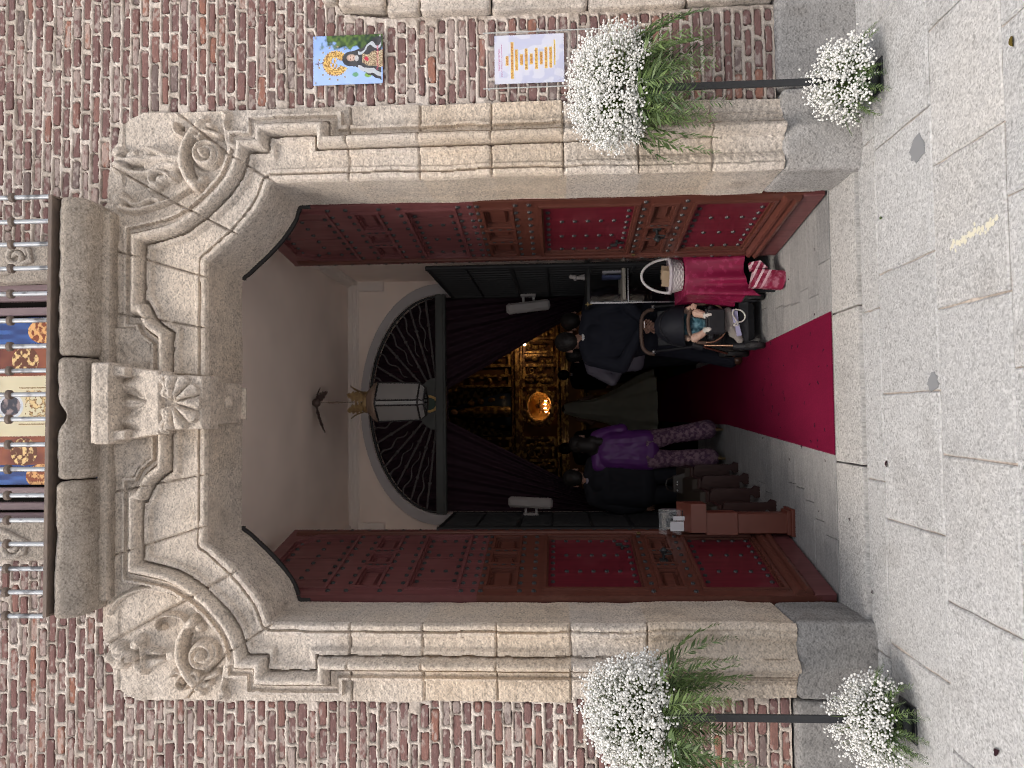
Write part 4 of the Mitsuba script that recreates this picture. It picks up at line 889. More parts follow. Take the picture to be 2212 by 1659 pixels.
def flower_stand(x, y, zt, side, seed, R=(.30, .27, .26)):
    r = np.random.default_rng(seed)
    st = thing('flower_stand', f'black metal flower stand left of the doorway' if side < 0 else 'black metal flower stand right of the doorway under the notice', 'stand')
    part(st, 'pole', box(x - .019, x + .019, y - .008, y + .008, -.01, zt - .12, .002), 'stand_black'); part(st, 'foot', box(x - .09, x + .09, y - .09, y + .09, -.02, -.010, .003), 'stand_black')
    part(st, 'bowl', lathe([(0, zt - .20), (.09, zt - .19), (.12, zt - .12), (.11, zt - .10)], 20, (x, y, 0)), 'pot_dark', smooth=True)
    lob = r.uniform(-1, 1, (9, 3)); lob /= np.linalg.norm(lob, axis=1, keepdims=True); la = r.uniform(-.13, .22, 9)
    def shape(d):
        k = 1 + sum(a * max(0, d @ l) ** 6 for a, l in zip(la, lob))
        if d[2] < -.45: return 0
        return k / math.sqrt((d[0] / R[0]) ** 2 + (d[1] / R[1]) ** 2 + (d[2] / (R[2] if d[2] > 0 else .20)) ** 2)
    fr = []
    for i in range(60):
        a = r.uniform(0, 2 * np.pi); rad = r.uniform(.05, .22); fr.append(((x + rad * math.cos(a), y + rad * math.sin(a) - .03, zt - .09 + r.uniform(-.05, .05)), (math.cos(a) * .8, math.sin(a) * .8 - .3, r.uniform(-.9, .35)), r.uniform(.22, .50), r.uniform(1.8, 3.6)))
    bouquet('top', 'big white baby\'s-breath ball with ferns on the left stand' if side < 0 else 'big white baby\'s-breath ball with ferns on the right stand', 'bouquets on the stands', (x, y, zt), shape, 8000, fr, r)
    fr = []
    for i in range(44):
        a = r.uniform(0, 2 * np.pi); fr.append(((x + .08 * math.cos(a), y + .08 * math.sin(a), .07 + r.uniform(0, .07)), (math.cos(a), math.sin(a), r.uniform(.0, .7)), r.uniform(.14, .24), r.uniform(.8, 2.2)))
    lo2 = r.uniform(-1, 1, (6, 3)); lo2 /= np.linalg.norm(lo2, axis=1, keepdims=True)
    def sh2(d):
        if d[2] < -.1 or (side < 0 and d[0] > .2 and d[1] < -.5 and d[2] < .2): return 0
        return (1 + sum(.16 * max(0, d @ l) ** 5 for l in lo2)) / math.sqrt((d[0] / .21) ** 2 + (d[1] / .17) ** 2 + (d[2] / .24) ** 2)
    bouquet('low', 'small white baby\'s-breath cluster round the foot of the left stand' if side < 0 else 'small white baby\'s-breath cluster round the foot of the right stand', 'bouquets at the feet of the stands', (x, y, .10), sh2, 2500, fr, r)
    solo('flower_pot', lathe([(0, -.012), (.07, -.012), (.08, .01), (.08, .04), (.07, .04), (.06, .02)], 20, (x, y, 0)), 'pot_dark', 'dark low pot at the foot of the left flower stand' if side < 0 else 'dark low pot at the foot of the right flower stand', 'pot', True)
flower_stand(1.775, -.30, 1.35, 1, 21, (.33, .28, .27)); flower_stand(-1.535, -.44, 1.30, -1, 22, (.315, .28, .255))

# ------------------------------------------------------------------ lantern, ceiling rose, loudspeakers
LX, LY = .147, 2.65
mat('lantern_black', (.025, .025, .027), .5); mat('lantern_gold', mikit.proc(lambda p, n, uv: mix(C3(.16, .10, .06), C3(.40, .28, .12), fb(p.x * 50, p.y * 50, p.z * 50, 2))), .5, .5); mat('lantern_filigree', (.23, .17, .135), .6, .2)
scene['frosted'] = {'type': 'twosided', 'b': {'type': 'roughplastic', 'diffuse_reflectance': {'type': 'rgb', 'value': [.30, .30, .30]}, 'alpha': .25}}
ln = thing('hanging_lantern', 'black framed lantern with frosted panes and gilt leaf crown on a chain', 'lantern')
hexp = lambda r, z, a0=.0: [(LX + r * math.sin(a0 + k * math.pi / 2 + e), LY + r * math.cos(a0 + k * math.pi / 2 + e), z) for k in range(4) for e in (-.13, .13)]
A0 = .07
t, b, lw = hexp(.182, 3.375, A0), hexp(.172, 2.985, A0), hexp(.13, 2.935, A0)
for k in range(8):
    q = (k + 1) % 8; part(ln, 'pane', (np.array([t[k], t[q], b[q], b[k]]), np.array([[0, 1, 2, 3]])), 'frosted'); part(ln, 'post', tube([t[k], b[k]], .0085, 6), 'lantern_black')
    part(ln, 'low_pane', (np.array([b[k], b[q], lw[q], lw[k]]), np.array([[0, 1, 2, 3]])), 'frosted')
part(ln, 'top_rim', cat(*[tube([t[k], t[(k + 1) % 8]], .009, 6) for k in range(8)]), 'lantern_black'); part(ln, 'bottom_frame', cat(*[tube([P_[k], P_[(k + 1) % 8]], .009, 6) for P_ in (b, lw) for k in range(8)], *[tube([b[k], lw[k]], .006, 6) for k in range(8)]), 'lantern_black')
hood = lathe([(.172, 3.378), (.190, 3.392), (.165, 3.42), (.135, 3.445), (.120, 3.465), (.10, 3.475), (0, 3.475)], 36, (LX, LY, 0)); hv = hood[0].copy(); hv[:, :2] += (hv[:, :2] - [LX, LY]) * (.10 * np.sin(np.arctan2(hv[:, 1] - LY, hv[:, 0] - LX) * 18) * sstep(3.47, 3.40, hv[:, 2]))[:, None]
part(ln, 'hood', (hv, hood[1]), 'lantern_filigree', smooth=True)
def leaf3(base, out, up, L, W, seed, curl=.5):
    """a lobed metal leaf bent outwards"""
    r = np.random.default_rng(seed); n = 16; t_ = np.linspace(0, 1, n); o = np.asarray(out, float); u = np.asarray(up, float); s = np.cross(o, u); s /= np.linalg.norm(s) + 1e-9
    w = W * np.sin(np.pi * np.clip(t_ * .93 + .07, 0, 1)) ** .7 * (1 - .42 * (np.arange(n) % 3 == 0)); cen = np.asarray(base) + u * (L * t_)[:, None] + o * (curl * L * t_ ** 2)[:, None]
    V = np.vstack([cen - s * w[:, None], cen + o * (.12 * W), cen + s * w[:, None]]); V2 = V + o * .004; F = []
    for i in range(n - 1):
        for a in (0, n): F += [(a + i, a + i + 1, a + n + i + 1), (a + i, a + n + i + 1, a + n + i)]
    F = np.array(F); return np.vstack([V, V2]), np.vstack([F, F[:, ::-1] + 3 * n])
for k in range(6):
    a = A0 + (k + .5) * math.pi / 3; o = np.array([math.sin(a), math.cos(a), 0]); part(ln, 'crown_leaf', leaf3(np.array([LX, LY, 3.485]) + o * .085, o, [0, 0, 1], .16, .062, k, .40), 'lantern_gold', smooth=True)
part(ln, 'crown_band', lathe([(.098, 3.470), (.102, 3.48), (.102, 3.505), (.092, 3.515), (0, 3.515)], 24, (LX, LY, 0)), 'lantern_gold', smooth=30)
part(ln, 'chain', cat(tube([(LX, LY, 3.51), (LX, LY, 3.72)], .004, 6), tube([(LX, LY, 3.72), (LX, LY, 3.86)], .008, 6), tube([(LX, LY, 3.86), (LX, LY, 4.0)], .004, 6)), 'lantern_filigree')
rs = thing('ceiling_rose', 'dark iron hook plate of three pointed leaves on the ceiling', 'ceiling rose')
for k, (a, L) in enumerate(((.35, .21), (2.6, .17), (4.55, .25))): part(rs, 'leaf', leaf3((LX + .02 * math.sin(a), LY, 3.975), (0, 0, -1) if k == 0 else (0, 0, -1), (math.sin(a) * .55 + (1 if k == 1 else -1 if k == 2 else .6) * .4, math.cos(a) * .5, -.20), L * 1.1, .052, 60 + k, .12), 'lantern_rust', smooth=True)
part(rs, 'boss', lathe([(0, 3.93), (.03, 3.94), (.05, 3.965), (.035, 3.99), (.02, 4.008)], 16, (LX, LY, 0)), 'lantern_rust', smooth=True)
mat('lantern_rust', (.075, .05, .045), .6)
mat('speaker_grey', (.36, .345, .34), .5)
for nm, x, sg_, tl in (('right', 1.165, 1, .10), ('left', -.915, -1, -.05)):
    sp = thing('wall_speaker', f'slim grey loudspeaker on a bracket before the {nm} curtain', 'loudspeaker'); m = mv(box(-.055, .055, -.05, .05, -.235, .235, .025), (x, 3.72, 2.01), ry=-tl)
    part(sp, 'case', m, 'speaker_grey', smooth=30); part(sp, 'bracket', cat(box(min(x, x + .14 * sg_), max(x, x + .14 * sg_), 3.74, 3.765, 1.94, 1.965), box(min(x, x + .14 * sg_), max(x, x + .14 * sg_), 3.74, 3.765, 2.05, 2.075), box(x + .125 * sg_ - .012, x + .125 * sg_ + .012, 3.70, 3.80, 1.93, 2.09)), 'speaker_grey')
cl = cat(tube([(1.30, 2.72, 1.58), (1.285, 2.715, 1.52), (1.29, 2.71, 1.44)], [.02, .016, .03], 8), ball((1.285, 2.715, 1.53), (.03, .03, .022), 1))
solo('tied_cloth', cl, 'cloth_white', 'knotted white cloth tied to the right iron gate', 'cloth', True)
mat('cloth_white', (.55, .52, .50))
# ------------------------------------------------------------------ people
def flesh(bones, ref=.022, it=10):
    hs = []
    for p, r, q, s in bones: hs.append(m3.Manifold.batch_hull([m3.Manifold.sphere(r, 14).translate(list(map(float, p))), m3.Manifold.sphere(s, 14).translate(list(map(float, q)))]))
    m = m3.Manifold.batch_boolean(hs, m3.OpType.Add).refine_to_length(ref); t = trimesh.Trimesh(*vf(m), process=False); t.merge_vertices()
    trimesh.smoothing.filter_taubin(t, lamb=.5, nu=.52, iterations=it); return np.array(t.vertices), np.array(t.faces)
def head(c, s=1.0, yaw=0.0, nod=0.0):
    """a head turned away from the viewer at yaw 0 (face towards +y): skull, jaw, nose, eyes, mouth and ears in one surface"""
    c = np.asarray(c, float); cy, sy, cn, sn = math.cos(yaw), math.sin(yaw), math.cos(nod), math.sin(nod)
    def at(x, y, z): y, z = y * cn + z * sn, -y * sn + z * cn; return c + s * np.array([x * cy - y * sy, x * sy + y * cy, z])
    b = [((0, -.01, .02), .085, (0, .02, .03), .083), ((0, .03, -.02), .07, (0, .045, -.075), .048), ((0, .085, -.015), .014, (0, .105, -.035), .014), ((-.03, .088, .012), .015, (.03, .088, .012), .015), ((-.025, .085, -.065), .012, (.025, .085, -.065), .012)]
    b += [((sx * .082, 0, .015), .014, (sx * .088, -.008, -.03), .011) for sx in (-1, 1)]
    return [(at(*p), r * s, at(*q), q2 * s) for p, r, q, q2 in b], at
def hand(w, d, s=1.0, palm=(0, 0, -1), curl=.5):
    """palm, four bent fingers of unequal length and a thumb from the side of the palm"""
    w, d, pn = (np.asarray(v, float) for v in (w, d, palm)); d /= np.linalg.norm(d); sd = np.cross(d, pn); sd /= np.linalg.norm(sd); pn = np.cross(sd, d)
    out = [(w, .026 * s, w + d * .045 * s + sd * .022 * s, .020 * s), (w, .026 * s, w + d * .045 * s - sd * .022 * s, .020 * s), (w + d * .05 * s + sd * .028 * s, .017 * s, w + d * .05 * s - sd * .028 * s, .017 * s)]
    for k, L in ((-1.5, .060), (-.5, .075), (.5, .080), (1.5, .070)):
        a = w + d * .075 * s + sd * k * .020 * s; e = a + (d * (1 - curl * .3) + pn * curl * .7) * L * .55 * s; f = e + (d * (1 - curl) + pn * curl * 1.1) * L * .5 * s
        out += [(w + d * .045 * s + sd * k * .016 * s, .012 * s, a, .0095 * s), (a, .0095 * s, e, .0085 * s), (e, .0085 * s, f, .007 * s)]
    t = w + d * .02 * s + sd * .03 * s; e = t + (d * .5 + sd * .6 + pn * .3) * .04 * s; out += [(t, .013 * s, e, .0105 * s), (e, .0105 * s, e + (d * .8 + pn * .4) * .03 * s, .0085 * s)]
    return out
mat('skin', (.34, .19, .14), .55); mat('hair_dark', (.010, .008, .0075), .6); mat('navy_wool', (.0065, .0085, .018), .85); mat('navy_dark', (.006, .007, .012), .85); mat('shirt_white', (.62, .62, .62)); mat('shirt_lilac', (.28, .26, .32)); mat('shoe_brown', (.075, .035, .022), .35); mat('shoe_gold', (.60, .45, .22), .25, .9)
def f_print(p, n, uv):
    return mix(C3(.11, .060, .105), C3(.28, .18, .22), sst(.36, .70, fb(p.x * 45, p.y * 45, p.z * 34, 3)))
mat('purple_silk', mikit.proc(lambda p, n, uv: C3(.10, .022, .155) * (.75 + .5 * fb(p.x * 14, p.y * 14, p.z * 9, 2))), .45); mat('purple_print', mikit.proc(f_print))
def hairball(at, s, long=0.0):
    b = [(at(0, -.02, .035), .094 * s, at(0, .012, .05), .088 * s), (at(0, -.035, .0), .086 * s, at(0, -.04, -.03), .070 * s)]
    if long: b += [(at(0, -.06, -.02), .08 * s, at(0, -.07, -long * .5), .085 * s), (at(-.05, -.07, -long * .5), .06 * s, at(-.04, -.06, -long), .05 * s), (at(.05, -.07, -long * .5), .06 * s, at(.04, -.06, -long), .05 * s)]
    return b
def suited(label, x, y, h, coat, trouser, lean=(0, 0), hands='side', stance=(-.10, .11), group=None, nod=.25, collar='shirt_white', z0=.0, shoe='shoe_brown', yaw=0.0, sleeve=None):
    k = h / 1.70; O = np.array([x, y, z0]); A = lambda a, b, c: O + k * np.array([a, b, c]); lx, ly = lean
    p = thing('person', label, 'person', group)
    hc = A(lx, ly + .06, 1.575); hb, at = head(hc, k * 1.02, yaw, nod)
    sh = [A(-.19 + lx * .6, ly * .6, 1.37), A(.19 + lx * .6, ly * .6, 1.37)]; hip = [A(-.10, 0, .90), A(.10, 0, .90)]
    if hands == 'back': el = [A(-.30 + lx * .5, -.10, 1.10), A(.30 + lx * .5, -.10, 1.10)]; wr = [A(-.05, -.24, .94), A(.03, -.23, .88)]; hd = ((.7, -.2, -.6), (-.6, -.3, -.6))
    elif hands == 'hips': el = [A(-.36, -.06, 1.13), A(.27, .0, 1.09)]; wr = [A(-.19, .08, 1.0), A(.20, .14, 1.0)]; hd = ((.6, .5, -.3), (-.6, .5, -.3))
    else: el = [A(-.25, -.01, 1.08), A(.25, -.01, 1.08)]; wr = [A(-.24, .06, .84), A(.24, .06, .84)]; hd = ((0, .1, -1), (0, .1, -1))
    ft = [A(stance[0], .0, .075), A(stance[1], .0, .075)]; kn = [(hip[i] + ft[i]) / 2 + k * np.array([0, .03, .02]) for i in (0, 1)]
    nk = (A(lx * .7, ly * .7 + .01, 1.42), .062 * k, hc - [0, .01, .05], .056 * k)
    bones = hb + [nk, (A(-.08, 0, .95), .08 * k, A(.08, 0, .95), .08 * k), (A(-.06, .02, .98), .085 * k, A(lx * .5 - .07, ly * .5 + .02, 1.22), .085 * k), (A(.06, .02, .98), .085 * k, A(lx * .5 + .07, ly * .5 + .02, 1.22), .085 * k), (sh[0] * .8 + sh[1] * .2 - [0, 0, .03], .045 * k, sh[1] * .8 + sh[0] * .2 - [0, 0, .03], .045 * k), (sh[0] * .5 + sh[1] * .5 - [0, 0, .04], .06 * k, nk[0], .055 * k)]
    for i in (0, 1):
        bones += [(sh[i] - [0, 0, .03], .042 * k, el[i], .036 * k), (el[i], .036 * k, wr[i], .026 * k), (hip[i], .10 * k, kn[i], .065 * k), (kn[i], .063 * k, ft[i], .042 * k), (ft[i] - [0, .02, .02], .035, ft[i] + k * np.array([0, .13, -.045]), .026)] + hand(wr[i], hd[i], k, (0, 1 if hands != 'back' else -1, 0))
    part(p, 'body', flesh(bones, .02), 'skin', smooth=True)
    part(p, 'hair', flesh(hairball(at, k * 1.02), .02), 'hair_dark', smooth=True)
    c = [(A(-.10, 0, .84), .145 * k, A(.10, 0, .84), .145 * k), (A(-.10, 0, .88), .140 * k, A(lx * .5 - .12, ly * .5, 1.22), .145 * k), (A(.10, 0, .88), .14 * k, A(lx * .5 + .12, ly * .5, 1.22), .145 * k), (A(lx * .5 - .12, ly * .5, 1.22), .145 * k, A(lx * .5 + .12, ly * .5, 1.22), .145 * k), (sh[0], .088 * k, A(lx * .7 - .06, ly * .7, 1.42), .07 * k), (sh[1], .088 * k, A(lx * .7 + .06, ly * .7, 1.42), .07 * k), (sh[0] - [0, 0, .04], .09 * k, sh[1] - [0, 0, .04], .09 * k)]
    c += [(A(-.10, 0, .88), .14 * k, A(lx * .5 + .12, ly * .5, 1.22), .145 * k), (A(.10, 0, .88), .14 * k, A(lx * .5 - .12, ly * .5, 1.22), .145 * k), (A(0, 0, .86), .143 * k, A(lx * .5, ly * .5, 1.30), .145 * k), (sh[0], .088 * k, A(lx * .5 - .06, ly * .5, 1.2), .145 * k), (sh[1], .088 * k, A(lx * .5 + .06, ly * .5, 1.2), .145 * k)]
    sl = []
    for i in (0, 1): sl += [(sh[i], .086 * k, el[i], .066 * k), (el[i], .064 * k, wr[i] + (el[i] - wr[i]) * .02, .047 * k)]
    part(p, 'jacket', flesh(c + sl, .022, 22), coat, smooth=True)
    part(p, 'collar', tube([A(lx * .7 + .062 * math.cos(q), ly * .7 + .015 + .06 * math.sin(q), 1.455 + .012 * math.sin(q)) for q in np.linspace(0, 6.28, 20)], .016 * k, 6), collar, smooth=True)
    tr = []
    for i in (0, 1): tr += [(hip[i], .125 * k, kn[i], .085 * k), (kn[i], .085 * k, ft[i] + [0, 0, .03], .072 * k)]
    part(p, 'trousers', flesh(tr, .025, 14), trouser, smooth=True)
    for i in (0, 1):
        f0 = ft[i]; part(p, 'shoe', flesh([(f0 + [0, -.04, -.03], .045, f0 + [0, .0, -.03], .047), (f0 + [0, .0, -.037], .042, f0 + k * np.array([0.01, .17, -.042]), .034), (f0 + [0, -.02, -.01], .045, f0 + [0, -.01, .03], .047)], .02, 4), shoe, smooth=True)
    return p
suited('man in navy suit seen from behind, hands behind his back, behind the pram', .80, 2.78, 1.72, 'navy_wool', 'navy_wool', (-.10, .02), 'back', (-.30, .14), nod=.35)
suited('man in dark blue suit at the right edge, beyond the man behind the pram', 1.06, 3.45, 1.66, 'navy_wool', 'navy_wool', (-.08, .06), 'side', nod=.4, collar='shirt_lilac')
suited('person in lilac shirt with one elbow out, left of the man in navy', .74, 4.7, 1.60, 'shirt_lilac', 'navy_dark', (-.02, .02), 'hips', nod=.2, collar='shirt_lilac')
suited('man in black suit standing far down the aisle beside the bride', .78, 9.9, 1.70, 'navy_dark', 'navy_dark', (-.02, .02), 'side', nod=.1)
suited('dark suited guest standing left of the bride far inside', -.52, 8.2, 1.70, 'navy_dark', 'navy_dark', (-.02, 0), 'side', nod=.1)
suited('guest in black standing by the left curtain, behind the woman in purple', -.74, 3.72, 1.66, 'navy_dark', 'navy_dark', (.08, .0), 'side', nod=.25, collar='shirt_lilac')
# woman in purple
def woman():
    p = thing('person', 'woman in purple blouse, patterned flared trousers and gold heels, seen from behind', 'person'); O = np.array([-.37, 3.66, 0.0]); k = .97; A = lambda a, b, c: O + k * np.array([a, b, c])
    hc = A(.07, .05, 1.515); hb, at = head(hc, .97, -.2, .15); sh = [A(-.16, 0, 1.33), A(.15, 0, 1.34)]; hip = [A(-.095, 0, .88), A(.095, 0, .88)]; ft = [A(-.09, -.04, .16), A(.215, .05, .16)]; kn = [(hip[i] + ft[i]) / 2 + [0, .02, .02] for i in (0, 1)]; el = [A(-.24, .0, 1.07), A(.22, .04, 1.08)]; wr = [A(-.12, .20, 1.02), A(.10, .22, 1.03)]
    b = hb + [(A(.03, .01, 1.38), .05, hc - [0, .01, .06], .05), (hip[0], .09, hip[1], .09), (A(-.04, .02, .95), .08, A(-.05, .02, 1.2), .075), (A(.04, .02, .95), .08, A(.05, .02, 1.2), .075), (sh[0] * .8 + sh[1] * .2 - [0, 0, .03], .04, sh[1] * .8 + sh[0] * .2 - [0, 0, .03], .04)]
    for i in (0, 1): b += [(sh[i] - [0, 0, .02], .038, el[i], .034), (el[i], .034, wr[i], .025), (hip[i], .095, kn[i], .06), (kn[i], .058, ft[i], .034), (ft[i] + [0, -.02, -.02], .028, ft[i] + [0.0, .11, -.125], .026)] + hand(wr[i], (.5 - i, .6, -.2), .9)
    part(p, 'body', flesh(b, .02), 'skin', smooth=True); part(p, 'hair', flesh(hairball(at, .98, .26), .02), 'hair_dark', smooth=True)
    c = [(A(-.10, 0, .80), .115, A(.10, 0, .80), .115), (A(-.10, 0, .82), .118, A(-.08, 0, 1.22), .125), (A(.10, 0, .82), .118, A(.08, 0, 1.22), .125), (A(-.08, 0, 1.2), .125, A(.08, 0, 1.2), .125), (sh[0], .075, sh[1], .075), (A(-.10, 0, .82), .118, A(.08, 0, 1.22), .125), (A(.10, 0, .82), .118, A(-.08, 0, 1.22), .125), (A(0, 0, .80), .118, A(0, 0, 1.25), .125)]
    for i in (0, 1): c += [(sh[i], .075, el[i], .072), (el[i], .068, wr[i] + (el[i] - wr[i]) * .3, .05)]
    v, f = flesh(c, .018, 5); v = v + .012 * np.stack([nz(v, 9, 3), nz(v, 9, 4), 0 * v[:, 0]], 1) * 2; part(p, 'blouse', (v, f), 'purple_silk', smooth=True)
    t_ = []
    for i in (0, 1): t_ += [(hip[i] - [0, 0, .06], .118, kn[i], .085), (kn[i], .085, ft[i] + [0, 0, .0], .105)]
    part(p, 'trousers', flesh(t_, .02, 5), 'purple_print', smooth=True)
    for i in (0, 1):
        f0 = ft[i]; part(p, 'shoe', cat(tube([f0 + [0, -.055, -.02], f0 + [0, -.058, -.10], f0 + [0, -.052, -.152]], [.024, .013, .011], 8), flesh([(f0 + [0, -.04, -.05], .028, f0 + [0, .12, -.135], .02)], .02, 2)), 'shoe_gold', smooth=True)
woman()
# bride far down the aisle
mat('veil', mikit.proc(lambda p, n, uv: C3(.60, .585, .47) * (.8 + .4 * fb(p.x * 9, p.y * 9, p.z * 3, 3))))
def bride():
    p = thing('person', 'bride in long pale gown and veil seen from behind, far down the aisle', 'person'); O = np.array([.10, 9.75, .0])
    hb, at = head(O + [.02, .03, 1.52], .95)
    b = hb + [(O + [0, 0, 1.36], .05, O + [.02, .02, 1.47], .05), (O + [-.09, 0, .95], .11, O + [.09, 0, .95], .11), (O + [0, 0, 1.0], .12, O + [0, 0, 1.24], .11), (O + [-.15, 0, 1.33], .055, O + [.15, 0, 1.33], .055)]
    for s in (-1, 1): b += [(O + [s * .15, 0, 1.33], .05, O + [s * .24, .0, 1.10], .04), (O + [s * .24, 0, 1.10], .04, O + [s * .14, .18, 1.02], .03), (O + [s * .09, 0, .9], .1, O + [s * .09, 0, .1], .05)] + hand(O + np.array([s * .14, .18, 1.02]), (-s * .5, .6, 0), .9)
    part(p, 'body', flesh(b, .025), 'skin', smooth=True); part(p, 'hair', flesh(hairball(at, .95), .025), 'hair_dark', smooth=True)
    n, zz = 64, np.array([1.63, 1.60, 1.5, 1.36, 1.2, 1.05, .9, .7, .5, .3, .12, .03]); rx = np.array([.02, .085, .115, .15, .165, .19, .23, .31, .40, .50, .56, .58]); cy = np.array([0, 0, -.03, -.05, -.06, -.09, -.14, -.24, -.36, -.5, -.62, -.68]); cx = np.array([.02, .02, .02, .01, 0, 0, .005, .02, .03, .035, .035, .035])
    a = np.arange(n) * 2 * np.pi / n; fold = 1 + (.10 * np.sin(a * 9 + 1)[None] + .06 * np.sin(a * 15)[None]) * np.linspace(.2, 1, 12)[:, None]
    V = np.stack([O[0] + cx[:, None] + rx[:, None] * fold * np.cos(a), O[1] + cy[:, None] + rx[:, None] * .75 * fold * np.sin(a), np.broadcast_to(zz[:, None], (12, n))], -1).reshape(-1, 3)
    F = np.array([(i * n + j, i * n + (j + 1) % n, (i + 1) * n + (j + 1) % n, (i + 1) * n + j) for i in range(11) for j in range(n)]); part(p, 'gown', (V, F), 'veil', smooth=True)
bride()
# ------------------------------------------------------------------ pram and baby
mat('copper', (.52, .30, .20), .32, .85); mat('pram_black', (.010, .011, .015), .6); mat('pram_navy', (.008, .010, .018), .7); mat('leather_brown', (.12, .075, .055), .5); mat('tyre', (.02, .02, .022), .75); mat('baby_skin', (.60, .40, .31), .5); mat('teal_cloth', mikit.proc(lambda p, n, uv: mix(C3(.05, .13, .17), C3(.16, .30, .36), sst(.35, .65, fb(p.x * 40, p.y * 40, p.z * 40, 3))))); mat('lilac_cloth', (.46, .45, .66)); mat('cord_white', (.62, .60, .56)); mat('tulle', (.30, .275, .255)); mat('steel_bright', (.7, .7, .7), .2, .9)
def pram():
    p = thing('pram', 'black baby pram with copper frame, brown bumper bar and white cord bag below', 'pram'); m = .757
    for x, y, r in ((.556, 1.96, .085), (.952, 1.95, .085), (.53, 2.52, .13), (1.0, 2.52, .13)):
        w = part(p, 'wheel', mv(lathe([(r * .62, -.018), (r * .9, -.022), (r, -.012), (r, .012), (r * .9, .022), (r * .62, .018)], 24), (x, y, r), ry=math.pi / 2), 'tyre', smooth=40)
        part(w, 'hub', mv(lathe([(0, -.012), (r * .64, -.010), (r * .64, .010), (0, .012)], 16), (x, y, r), ry=math.pi / 2), 'pram_black')
    for x in (.556, .952):
        part(p, 'fork', cat(box(x - .035, x - .022, 1.90, 1.99, .07, .17, .005), box(x + .022, x + .035, 1.90, 1.99, .07, .17, .005), tube([(x, 1.97, .15), (x, 2.0, .25)], [.034, .026], 12)), 'pram_black', smooth=40)
    for s in (-1, 1):
        xa = m + s * .195; xb = m + s * .18
        part(p, 'frame_tube', tube([(xa, 2.0, .22), (m + s * .175, 2.12, .49)], .0095, 8), 'copper', smooth=True); part(p, 'joint', mv(lathe([(0, -.045), (.030, -.045), (.034, -.02), (.030, .045), (0, .045)], 16), (m + s * .178, 2.12, .52), ry=math.pi / 2 * .2), 'pram_black', smooth=40)
        part(p, 'frame_tube', tube([(m + s * .178, 2.14, .50), (m + s * .24, 2.5, .13)], .0095, 8), 'copper', smooth=True); part(p, 'push_tube', tube([(m + s * .182, 2.13, .54), (m + s * .20, 2.42, .84)], .012, 8), 'pram_black', smooth=True)
        part(p, 'joint', lathe([(0, .83), (.018, .83), (.018, .86), (0, .86)], 10, (m + s * .20, 2.43, 0)), 'steel')
    part(p, 'seat_loop', tube(smooth_path(np.array([(m - .165, .47), (m - .155, .40), (m - .10, .325), (m, .315), (m + .10, .325), (m + .155, .40), (m + .165, .47)]), 5)[:, [0, 0, 1]] * [1, 0, 1] + [0, 2.0, 0], .0085, 8), 'copper', smooth=True)
    hp = smooth_path(np.array([(-.20, .85), (-.185, .91), (-.13, .955), (0, .965), (.13, .955), (.185, .91), (.20, .85)]), 5)
    part(p, 'handle', tube(np.c_[m - .02 + hp[:, 0], np.full(len(hp), 2.45), hp[:, 1] - .01], .017, 10), 'leather_brown', smooth=True)
    # hood: a quarter shell with ribs, open towards the front
    a, b = np.meshgrid(np.linspace(.2, 2.95, 26), np.linspace(0, np.pi, 28), indexing='ij')
    V = np.stack([m + .175 * np.cos(b), 2.20 + .20 * np.sin(b) * np.cos(a) * 1.0, .56 + .27 * np.sin(b) * np.sin(a) + .04], -1); V = V.reshape(-1, 3) * 1.0
    part(p, 'hood', (V, grid_faces(26, 28)), 'pram_navy', smooth=True); part(p, 'hood_rib', cat(*[tube([(m + .178 * math.cos(q), 2.20 + .203 * math.sin(q) * math.cos(w), .60 + .273 * math.sin(q) * math.sin(w)) for q in np.linspace(0, np.pi, 24)], .005, 6) for w in (2.1, 1.2, 2.94)]), 'pram_black', smooth=True)
    part(p, 'seat', cat(hull([(m + s * q, y, z) for s in (-1, 1) for q, y, z in ((.15, 2.36, .82), (.15, 2.40, .80), (.16, 2.16, .44), (.16, 2.20, .40))]), box(m - .15, m + .15, 1.97, 2.20, .40, .45, .02)), 'pram_black')
    part(p, 'hood_back', hull([(m + .165 * math.cos(q), 2.34, .60 + .25 * math.sin(q)) for q in np.linspace(0, np.pi, 12)] + [(m + .15 * math.cos(q), 2.38, .60 + .23 * math.sin(q)) for q in np.linspace(0, np.pi, 12)]), 'pram_black')
    bb = smooth_path(np.array([(-.165, .46), (-.155, .54), (-.09, .598), (0, .612), (.09, .598), (.155, .54), (.165, .46)]), 5)
    part(p, 'bumper_bar', tube(np.c_[m + bb[:, 0], 2.02 - .0 * bb[:, 0], bb[:, 1]], .0155, 10), 'leather_brown', smooth=True)
    part(p, 'footrest', cat(box(m - .105, m + .105, 1.90, 1.96, .33, .468, .012), tube([(m - .105, 1.93, .475), (m + .105, 1.93, .475)], .012, 8)), 'pram_black'); part(p, 'strap', cat(tube([(m + .06, 2.02, .60), (m + .035, 1.99, .50), (m + .02, 1.98, .46)], .007, 6)), 'pram_black')
    part(p, 'basket', hull([(m + s * q, y, z) for s in (-1, 1) for q, y, z in ((.16, 1.98, .20), (.17, 2.5, .24), (.14, 2.0, .075), (.15, 2.46, .07), (.165, 1.97, .13))]), 'pram_black')
    part(p, 'reflector', cat(box(m + .015, m + .075, 2.435, 2.44, .925, .931)), 'steel_bright')
    # the bag in the basket
    v, f = flesh([((m - .10, 1.99, .25), .035, (m + .08, 1.99, .29), .045), ((m - .15, 1.98, .20), .03, (m - .05, 1.98, .27), .04), ((m + .05, 2.0, .32), .035, (m - .05, 2.0, .31), .03)], .012, 3); v = v + .010 * np.stack([nz(v, 30, 1), nz(v, 30, 2), nz(v, 22, 3)], 1)
